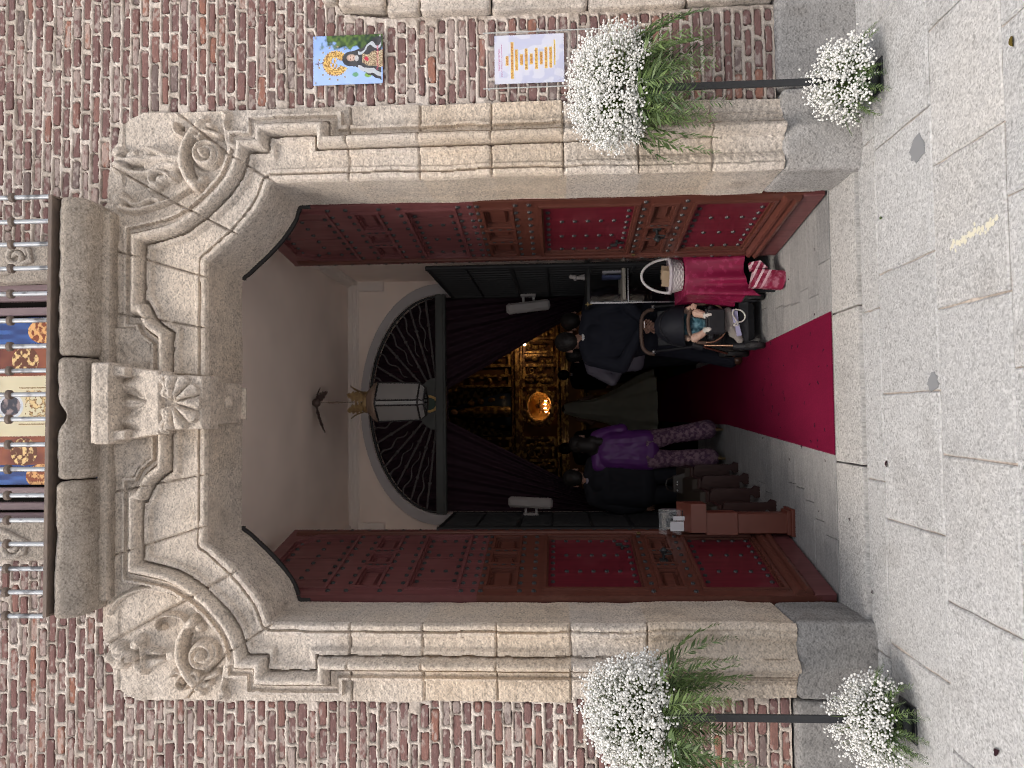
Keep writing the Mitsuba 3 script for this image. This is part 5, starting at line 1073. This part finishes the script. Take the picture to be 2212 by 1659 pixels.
    g = solo('cord_bag', (v, f), 'tulle', 'crumpled gauzy bag with lilac trim in the pram basket', 'bag', True)
    part(g, 'trim', cat(hull([(m + x, y, z) for x, y, z in ((-.115, 1.945, .19), (-.125, 1.945, .232), (-.01, 1.94, .245), (-.01, 1.94, .215), (-.115, 1.955, .19), (-.01, 1.955, .245))]), hull([(m + x, y, z) for x, y, z in ((-.01, 1.94, .215), (-.01, 1.94, .255), (.10, 1.945, .265), (.085, 1.945, .22), (-.01, 1.955, .255), (.10, 1.955, .265))])), 'lilac_cloth')
    part(g, 'cord', tube(smooth_path(np.array([(m + .10, 1.93, .245), (m + .085, 1.93, .19), (m + .04, 1.925, .165), (m - .0, 1.925, .185), (m - .012, 1.925, .235), (m - .035, 1.93, .255), (m - .03, 1.93, .225), (m - .002, 1.925, .232), (m + .06, 1.93, .265), (m + .10, 1.93, .25)]), 4), .0065, 6), 'cord_white', smooth=True)
    bb_ = thing('baby', 'baby in teal clothes with bare legs sitting in the pram', 'baby'); K = lambda x, y, z: np.array([m + x, y, z])
    hb, at = head(K(.0, 2.27, .745), .72, math.pi, -.2)
    bn = hb + [(K(0, 2.24, .66), .035, K(0, 2.26, .72), .04), (K(0, 2.12, .50), .075, K(0, 2.2, .63), .07), (K(.05, 2.10, .50), .05, K(.085, 2.0, .545), .036), (K(.085, 2.0, .545), .036, K(.055, 1.965, .47), .026), (K(.055, 1.965, .47), .022, K(.05, 1.93, .455), .016), (K(-.05, 2.10, .50), .05, K(-.13, 2.0, .565), .034), (K(-.13, 2.0, .565), .034, K(-.075, 1.955, .475), .026), (K(-.075, 1.955, .475), .022, K(-.06, 1.92, .46), .016), (K(.08, 2.18, .64), .035, K(.13, 2.10, .60), .024), (K(.13, 2.10, .60), .024, K(.135, 2.03, .585), .018), (K(-.08, 2.18, .64), .035, K(-.12, 2.1, .60), .024)] + hand(K(.135, 2.03, .585), (0, -1, -.3), .5)
    part(bb_, 'body', flesh(bn, .011, 6), 'baby_skin', smooth=True); v, f = flesh([(K(0, 2.11, .50), .088, K(0, 2.2, .62), .083), (K(.04, 2.1, .51), .062, K(.06, 2.05, .525), .052), (K(-.04, 2.1, .51), .062, K(-.09, 2.05, .545), .05), (K(.05, 2.18, .64), .05, K(.09, 2.15, .62), .042), (K(-.05, 2.18, .64), .05, K(-.09, 2.15, .62), .042)], .012, 4); part(bb_, 'romper', (v + .008 * np.stack([nz(v, 34, 1), nz(v, 34, 2), nz(v, 34, 3)], 1), f), 'teal_cloth', smooth=True)
    for x, z in ((.052, .462), (-.068, .468)): part(bb_, 'sock', flesh([(K(x, 1.95, z + .012), .029, K(x + .004, 1.92, z - .012), .024)], .012, 2), 'cord_white', smooth=True)
pram()
# ------------------------------------------------------------------ table with basket, display case
mat('cloth_crimson', mikit.proc(lambda p, n, uv: mix(C3(.20, .008, .045), C3(.27, .02, .075), sst(.55, .68, fb(p.x * 26, p.y * 26, p.z * 26, 3)))), .42); mat('wicker_white', (.62, .60, .60)); mat('envelope', (.50, .38, .26)); mat('tissue', (.50, .46, .50)); mat('textile_pink', mikit.proc(lambda p, n, uv: mix(mix(C3(.16, .016, .04), C3(.27, .10, .14), sst(.4, .7, fb(p.x * 30, p.y * 30, p.z * 30, 3))), C3(.48, .34, .38), sst(.80, .86, dr.abs(dr.sin((p.x * .5 + p.z) * 62))) * sst(.09, .16, p.z + (p.x - 1.0) * .8)))); mat('frame_black', (.02, .022, .022), .4); mat('shelf_cream', (.50, .47, .40)); mat('paper_stock', (.52, .52, .55)); mat('book_blue', (.10, .12, .22))
tb = thing('side_table', 'small table under a crimson cloth just inside the right door', 'table')
def cloth_mesh():
    n, rows = 96, 16; a = np.arange(n) / n * 4; V = []
    cs = np.array([(.94, 1.62), (1.36, 1.62), (1.36, 2.25), (.94, 2.25)])
    def per(t): i = int(t) % 4; w = t - int(t); return cs[i] * (1 - w) + cs[(i + 1) % 4] * w
    P = np.array([per(t) for t in a]); c = P.mean(0)
    for r in range(rows):
        v = r / (rows - 1); off = v * (.028 + .03 * np.sin(a * 2 * np.pi * 3.5 + 1)) + .012 * v * np.sin(a * 31); d = P - c; d /= np.linalg.norm(d, axis=1, keepdims=True)
        corner = np.abs((a % 1) - .5) * 2; z = .685 - v * (.44 + .12 * corner ** 3); V.append(np.c_[P + d * off[:, None], np.broadcast_to(z, n)])
    V = np.vstack(V + [[[c[0], c[1], .687]]]); F = [(r * n + j, r * n + (j + 1) % n, (r + 1) * n + (j + 1) % n, (r + 1) * n + j) for r in range(rows - 1) for j in range(n)]; F = np.array(F); tri = np.vstack([F[:, [0, 1, 2]], F[:, [0, 2, 3]], [(len(V) - 1, (j + 1) % n, j) for j in range(n)]]); return V, tri
part(tb, 'top', box(.95, 1.35, 1.63, 2.24, .655, .68, .004), 'pram_black')
for x in (.97, 1.33):
    for y in (1.65, 2.22): part(tb, 'leg', box(x - .02, x + .02, y - .02, y + .02, -.01, .66), 'pram_black')
ck = solo('tablecloth', cloth_mesh(), 'cloth_crimson', 'crimson brocade cloth hanging in folds over the side table', 'tablecloth', 45)
tx = solo('folded_textile', cat(hull([(x, y, z) for x, y, z in ((.925, 1.36, .02), (1.06, 1.36, -.005), (1.10, 1.45, .20), (.96, 1.45, .235), (.925, 1.42, .02), (1.06, 1.42, -.005), (1.10, 1.52, .20), (.96, 1.52, .235), (.99, 1.34, .0))]), hull([(1.10, 1.44, .10), (1.16, 1.44, .16), (1.15, 1.46, .23), (1.09, 1.46, .22), (1.10, 1.52, .10), (1.16, 1.52, .16), (1.15, 1.53, .23), (1.09, 1.53, .22)])), 'textile_pink', 'folded pink and crimson patterned textile leaning below the side table', 'textile')
bk = thing('wicker_basket', 'white wicker basket with arched handle standing on the crimson cloth', 'basket'); bc = np.array([1.12, 1.80, .69])
rows = []
for i in range(7):
    z = .008 + i * .0135; R = .112 + .022 * i / 6; q = np.linspace(0, 2 * np.pi, 60, endpoint=False); rows.append(tube(np.c_[bc[0] + (R + .004 * np.sin(q * 15 + i * np.pi)) * np.cos(q), bc[1] + (R + .004 * np.sin(q * 15 + i * np.pi)) * np.sin(q), np.full(60, bc[2] + z)], .0072, 6, closed=True))
part(bk, 'woven_side', cat(*rows, lathe([(0, .004), (.10, .004), (.105, .01), (.128, .09)], 30, bc)), 'wicker_white', smooth=40)
q = np.linspace(0, np.pi, 30); part(bk, 'handle', tube(np.c_[bc[0] + .14 * np.cos(q), np.full(30, bc[1]), bc[2] + .09 + .235 * np.sin(q)], .011, 8), 'wicker_white', smooth=True)
lv, lf = lathe([(.118, .078), (.138, .088), (.150, .10), (.146, .112), (.125, .118)], 40, bc); part(bk, 'lining', (lv + .012 * np.stack([nz(lv, 30, 1), nz(lv, 30, 2), nz(lv, 30, 3)], 1), lf), 'tissue', smooth=True)
for i, (dx, dy, t) in enumerate(((-.03, -.02, .1), (-.01, .0, -.1), (.02, .02, .25))): solo('paper_envelope', mv(box(-.065, .065, -.002, .002, 0, .11), (bc[0] + dx, bc[1] + dy, bc[2] + .055), ry=t * .6, rz=.2 * i), 'envelope', ('nearest', 'middle', 'farthest')[i] + ' tan paper envelope standing in the white basket', 'envelope', group='envelopes in the basket')
ds = thing('display_case', 'dark framed glass display case with a cream shelf behind the basket', 'display case'); x0, x1, y0, y1, zt = 1.0, 1.46, 2.42, 2.95, 1.435
part(ds, 'top', box(x0 - .02, x1, y0 - .02, y1, zt - .03, zt, .004), 'frame_black')
for x, y in ((x0, y0), (x1 - .02, y0), (x0, y1), (x1 - .02, y1)): part(ds, 'post', box(x - .006, x + .006, y - .006, y + .006, .0, zt - .03), 'steel')
part(ds, 'shelf', box(x0 + .03, x1 - .02, y0 + .02, y1 - .02, 1.085, 1.115, .003), 'shelf_cream'); part(ds, 'shelf', box(x0 + .02, x1 - .02, y0 + .02, y1 - .02, .60, .62, .003), 'frame_black'); part(ds, 'base', box(x0, x1, y0, y1, -.01, .12, .004), 'frame_black'); part(ds, 'rail', box(x0, x1, y0 - .004, y0 + .004, 1.062, 1.072), 'steel')
part(ds, 'pane', (np.array([[x0, y0, .12], [x1, y0, .12], [x1, y0, zt - .03], [x0, y0, zt - .03]]), np.array([[0, 1, 2, 3]])), 'acrylic'); part(ds, 'pane', (np.array([[x0, y0, .12], [x0, y1, .12], [x0, y1, zt - .03], [x0, y0, zt - .03]]), np.array([[0, 1, 2, 3]])), 'acrylic')
for i, (a, m_) in enumerate((('blue', 'book_blue'), ('pale', 'paper_stock'), ('leaning pale', 'paper_stock'))): solo('booklet', mv(box(-.012, .012, -.06, .06, 0, .17), (1.26 + .045 * i, 2.60, 1.116), ry=-.35 if i == 2 else 0), m_, f'{a} booklet standing on the cream shelf of the display case', 'booklet')
solo('brass_cross', cat(box(.985, .991, 2.39, 2.396, 1.39, 1.45), box(.97, 1.006, 2.39, 2.396, 1.425, 1.432)), 'brass_old', 'small brass cross at the corner of the display case', 'cross')
# ------------------------------------------------------------------ wooden benches and collection box on the left
mat('bench_wood', mikit.proc(f_wood((.036, .013, .011), (.06, .03, .025))), .4); mat('box_red', (.115, .032, .021), .4); mat('clear_plastic', (.30, .28, .34), .15); mat('bag_leather', (.03, .022, .016), .4)
def bench(label, x, y):
    b = thing('wooden_bench', label, 'bench', 'benches along the left wall'); w = .36; ft_ = [(-.02, -.012), (.06, -.012), (.075, .035), (.05, .06), (.05, .40), (-.005, .42), (-.005, .06), (-.03, .035)]
    for s in (0, 1): part(b, 'end', mv(prism([(a, c) for a, c in ft_], -.018, .018), (x - s * w, y, 0)), 'bench_wood')
    part(b, 'panel', box(x - w + .02, x - .02, y - .008, y + .008, .10, .40), 'bench_wood'); part(b, 'panel_frame', prism(sg.box(x - w, .08, x, .42).difference(sg.box(x - w + .06, .14, x - .05, .36)), y - .018, y - .006), 'bench_wood')
    part(b, 'seat', box(x - w - .02, x + .03, y - .02, y + .32, .42, .45, .006), 'bench_wood'); part(b, 'pad', hull([(x - w, y + .02, .45), (x + .02, y + .02, .45), (x - w, y + .30, .45), (x + .02, y + .30, .45), (x - w, y + .05, .49), (x + .01, y + .05, .49), (x - w, y + .28, .54), (x + .01, y + .28, .54)]), 'bag_leather')
for i, (x, y) in enumerate(((-.535, 3.05), (-.61, 2.65), (-.69, 2.27), (-.755, 1.78))): bench(f'{("farthest", "third nearest", "second nearest", "nearest")[i]} dark wooden bench of the row by the left gate', x, y)
hb_ = solo('handbag', hull([(x, y, z) for x, y, z in ((-.78, 3.10, .45), (-.56, 3.10, .45), (-.78, 3.2, .45), (-.56, 3.2, .45), (-.75, 3.12, .60), (-.60, 3.12, .60), (-.75, 3.17, .60), (-.60, 3.17, .60))]), 'bag_leather', 'dark handbag with bright clasps on the farthest bench', 'handbag')
part(hb_, 'clasp', cat(*[ball((x, 3.105, .565), .008, 1) for x in (-.735, -.68, -.655)]), 'steel_bright'); part(hb_, 'strap', tube(smooth_path(np.array([(-.75, 3.14, .59), (-.72, 3.13, .66), (-.64, 3.13, .66), (-.61, 3.14, .59)]), 5), .006, 6), 'bag_leather')
cs_ = thing('collection_stand', 'red brown wooden pedestal half hidden by the left door leaf', 'pedestal')
part(cs_, 'column', box(-.88, -.735, 1.32, 1.46, .02, .40, .004), 'box_red'); part(cs_, 'column', box(-.89, -.725, 1.31, 1.47, .40, .63, .004), 'box_red'); part(cs_, 'foot', cat(box(-.90, -.70, 1.28, 1.50, -.005, .02, .003), box(-.89, -.715, 1.30, 1.48, .02, .045, .003)), 'box_red')
cb = thing('collection_box', 'sloping red collection box on the pedestal', 'box'); part(cb, 'body', hull([(x, y, z) for x in (-.87, -.66) for y, z in ((1.30, .63), (1.30, .74), (1.48, .63), (1.48, .82))]), 'box_red'); part(cb, 'slot', box(-.80, -.72, 1.40, 1.405, .78, .79), 'pram_black')
lf_ = thing('leaflet_holder', 'clear plastic holder with white leaflets on the collection box', 'leaflet holder'); part(lf_, 'holder', hull([(x, y, z) for x in (-.90, -.715) for y, z in ((1.40, .80), (1.50, .80), (1.43, .96), (1.50, .93))]), 'acrylic'); part(lf_, 'leaflet', cat(box(-.87, -.80, 1.385, 1.40, .78, .88), box(-.79, -.76, 1.38, 1.395, .77, .86)), 'paper_stock')
# ------------------------------------------------------------------ gilt altarpiece at the far end
def f_gilt(p, n, uv):
    return mix(C3(.09, .04, .017), C3(.42, .25, .08), sst(.40, .70, fb(p.x * 9, p.y * 9, p.z * 9, 4)))
mat('gilt', mikit.proc(f_gilt), .4, .45); mat('altar_wood', mikit.proc(lambda p, n, uv: C3(.10, .05, .03) * (.6 + .8 * fb(p.x * 3, p.y * 3, p.z * 3, 3)))); mat('mantle_blue', (.012, .02, .05), .5); mat('niche_gold', (.58, .37, .14), .4)
al = thing('altarpiece', 'tall gilt carved altarpiece at the far end of the church', 'altarpiece'); YA = 19.6; ra = np.random.default_rng(3)
part(al, 'back', prism(sg.box(-5, -.1, 5.2, 8.2).difference(sg.box(.30 - .46, 1.98, .30 + .46, 2.66)).difference(sg.box(-.62, 3.15, .90, 5.9)), YA + .25, YA + .35), 'altar_wood')
for z, d, h in ((.95, .28, .10), (1.55, .36, .16), (1.72, .30, .07), (2.98, .34, .16), (3.14, .26, .06), (5.9, .40, .2)): part(al, 'cornice', cat(box(-4.5, 4.7, YA + .25 - d, YA + .26, z - h / 2, z + h / 2, .02), box(-4.5, 4.7, YA + .25 - d * .7, YA + .26, z - h, z - h / 2, .01)), 'gilt')
for x in (-3.4, -2.5, -1.55, -.85, 1.12, 1.75, 2.6, 3.5):
    for z0, z1 in ((.0, .88), (1.75, 2.85), (3.18, 5.75)):
        part(al, 'pilaster', prism(sg.box(x - .20, z0, x + .20, z1).difference(sg.box(x - .12, z0 + .1, x + .12, z1 - .1)), YA + .08, YA + .26), 'gilt'); bl = [ball((x + ra.normal(0, .05), YA + .12, z0 + (z1 - z0) * t), (ra.uniform(.05, .11), .07, ra.uniform(.05, .12)), 1) for t in np.linspace(.15, .85, 7)]; part(al, 'carving', cat(bl), 'gilt', smooth=True)
for x in (-2.0, -1.2, 1.43, 2.2, 3.0, -3.0):
    for z0, z1 in ((1.85, 2.8), (3.3, 5.2)):
        part(al, 'panel', prism(sg.box(x - .22, z0, x + .22, z1).difference(sg.box(x - .15, z0 + .08, x + .15, z1 - .08)), YA + .15, YA + .26), 'gilt')
        sp = spiral(x, z1 - .25, .14, .03, 0, 1.5, 20); part(al, 'scroll', cat(tube(np.c_[sp[:, 0], np.full(20, YA + .17), sp[:, 1]], .035, 6), *[ball((x + ra.normal(0, .08), YA + .18, z1 - .55 + ra.normal(0, .10)), ra.uniform(.04, .08), 1) for _ in range(8)]), 'gilt', smooth=True)
for x in (-2.2, -1.1, .3, 1.5, 2.4):
    part(al, 'panel', prism(sg.box(x - .4, .15, x + .4, .82).difference(sg.box(x - .32, .22, x + .32, .75)), YA + .15, YA + .26), 'gilt'); part(al, 'carving', cat(*[ball((x + ra.normal(0, .14), YA + .2, .48 + ra.normal(0, .12)), ra.uniform(.04, .09), 1) for _ in range(10)]), 'gilt', smooth=True)
NC = (.30, 2.30)
part(al, 'statue_niche', prism(sg.box(-.7, 3.1, 1.0, 6.0), YA + 1.2, YA + 1.25), 'gilt')
rg = np.linspace(0, 2 * np.pi, 40); part(al, 'niche_frame', cat(tube([(NC[0] + .50 * math.cos(q), YA + .12, NC[1] + .42 * math.sin(q)) for q in rg], .07, 8), *[ball((NC[0] + (.58 + ra.normal(0, .06)) * math.cos(q), YA + .12, NC[1] + (.55 + ra.normal(0, .06)) * math.sin(q)), ra.uniform(.05, .11), 1) for q in np.linspace(0, 6.2, 34)]), 'gilt', smooth=True)
nq = np.linspace(-np.pi / 2, np.pi / 2, 14); U, Wq = np.meshgrid(nq, np.linspace(-np.pi / 2, np.pi / 2, 10), indexing='ij'); part(al, 'niche', (np.stack([NC[0] + .47 * np.sin(U) , YA + .28 + .45 * np.cos(U) * np.cos(Wq), NC[1] + .38 * np.sin(Wq)], -1).reshape(-1, 3), grid_faces(14, 10)), 'niche_gold', smooth=True)
part(al, 'niche_house', box(NC[0] - .6, NC[0] + .6, YA + .74, YA + .78, 1.8, 2.8), 'niche_gold')
tbn = thing('tabernacle', 'small gilt tabernacle with candles in the lit niche', 'tabernacle'); part(tbn, 'body', cat(box(NC[0] - .14, NC[0] + .14, YA + .32, YA + .5, 1.95, 2.28, .01), box(NC[0] - .2, NC[0] + .2, YA + .30, YA + .5, 2.28, 2.32, .01), *[tube([(NC[0] + s * .11, YA + .30, 1.95), (NC[0] + s * .11, YA + .30, 2.28)], .02, 8) for s in (-1, 1)], ball((NC[0], YA + .4, 2.36), .07, 2)), 'gilt', smooth=30)
part(tbn, 'flame', {**ply(cat(*[ball((NC[0] + dx, YA + .22, 2.10 + dz), (.022, .022, .04), 1) for dx, dz in ((-.17, 0), (-.06, .03), (.06, .03), (.17, 0))]), 'gilt'), 'emitter': {'type': 'area', 'radiance': {'type': 'rgb', 'value': [9, 4.8, 1.6]}}}, None)
vg = thing('veiled_statue', 'statue in a dark mantle with gilt embroidery in the altarpiece centre', 'statue')
part(vg, 'mantle', lathe([(0, 3.18), (.62, 3.19), (.60, 3.5), (.48, 4.0), (.34, 4.5), (.24, 4.8), (.15, 4.95), (.16, 5.08), (.12, 5.2), (0, 5.24)], 28, (.14, YA + .45, 0)), 'mantle_blue', smooth=True); part(vg, 'robe', lathe([(0, 3.2), (.22, 3.2), (.18, 4.2), (.12, 4.7), (.06, 4.85)], 16, (.14, YA + .0, 0)), 'gilt', smooth=True); part(vg, 'face', ball((.14, YA + .30, 5.03), (.10, .09, .13), 2), 'skin', smooth=True)
part(vg, 'embroidery', cat(*[ball((.14 + s * w, YA + .06 - w * .0, z), (.09, .05, .12), 1) for s in (-1, 1) for w, z in ((.28, 4.45), (.33, 4.15), (.37, 3.8), (.42, 3.45))]), 'gilt', smooth=True)
part(vg, 'arch', tube([(.14 + .70 * math.cos(q), YA + .1, 4.9 + .75 * math.sin(q)) for q in np.linspace(0, np.pi, 24)], .07, 8), 'gilt', smooth=True)
for nm, x, y, z, pw in (('upper bright candle lamp of the pair at upper right of the altarpiece', 2.25, YA - 1.3, 2.70, 5), ('lower bright candle lamp of the pair at upper right of the altarpiece', 2.12, YA - 1.3, 2.68, 5), ('tiny bright lamp right of the aisle before the altarpiece', 1.34, YA - .8, 1.30, 2), ('tiny bright lamp left of the aisle before the altarpiece', -.89, YA - .8, 1.30, 2)):
    c = thing('altar_lamp', nm, 'lamp'); part(c, 'bulb', {**ply(ball((x, y, z), .035 if pw > 3 else .028, 2), 'gilt'), 'emitter': {'type': 'area', 'radiance': {'type': 'rgb', 'value': [30, 19.5, 9.5] if pw > 3 else [9, 8, 6]}}}, None); part(c, 'stem', tube([(x, y, z - .04), (x, y, .0)], .02, 6), 'gilt')
# ------------------------------------------------------------------ small litter
rl_ = np.random.default_rng(14); mat('petal_dark', (.035, .012, .022)); mat('leaf_dry', (.10, .075, .02)); mat('leaf_green', (.05, .085, .025)); mat('leaf_purple', (.035, .018, .022))
pet = []
for i in range(34):
    x, y = rl_.uniform(-.25, .62), rl_.uniform(.45, 2.2); a = rl_.uniform(0, 3.1); L, w = rl_.uniform(.005, .016), rl_.uniform(.002, .005); pet.append(mv(box(-L, L, -w, w, 0, .0025), (x, y, .0065), rz=a))
for i in range(14): pet.append(mv(box(-.008, .008, -.003, .003, 0, .0025), (rl_.uniform(-1.0, 1.1), rl_.uniform(.45, 1.6), -.001), rz=rl_.uniform(0, 3)))
solo('petals', cat(pet), 'petal_dark', 'dark petals strewn over the carpet and floor', 'petals', kind='stuff')
def dry_leaf(x, y, L, rz, m_, label, z=-.018):
    t_ = np.linspace(0, 1, 8); w = L * .28 * np.sin(np.pi * t_) ** .8; V = np.vstack([np.c_[t_ * L, w, .006 * np.sin(t_ * 3) + .004], np.c_[t_ * L, 0 * w, .002 + .004 * np.sin(t_ * 3)], np.c_[t_ * L, -w, .007 * np.sin(t_ * 3 + .5) + .003]]); V = np.vstack([V, V - [0, 0, .001]]); F = []
    for b in (0, 24):
        for i in range(7):
            for a in (0, 8): F.append((b + a + i, b + a + i + 1, b + a + 9 + i, b + a + 8 + i))
    solo('fallen_leaf', mv((V, np.array(F)), (x, y, z), rz=rz), m_, label, 'leaf', True)
dry_leaf(1.36, -1.52, .045, .2, 'leaf_dry', 'small olive leaf near the picture\'s lower right corner'); dry_leaf(-1.34, -1.25, .05, 2.2, 'leaf_purple', 'curled purple leaf on the slabs at lower left'); dry_leaf(-1.0, -.06, .022, .7, 'leaf_purple', 'small dark leaf at the foot of the left jamb'); dry_leaf(-.62, .20, .022, 2.6, 'leaf_purple', 'dark sliver of leaf on the threshold', .001); dry_leaf(-.29, -.29, .035, .1, 'leaf_purple', 'thin black leaf before the threshold, left of centre'); dry_leaf(1.02, -.33, .03, 1.2, 'leaf_green', 'green fern tip on the slabs before the right jamb')
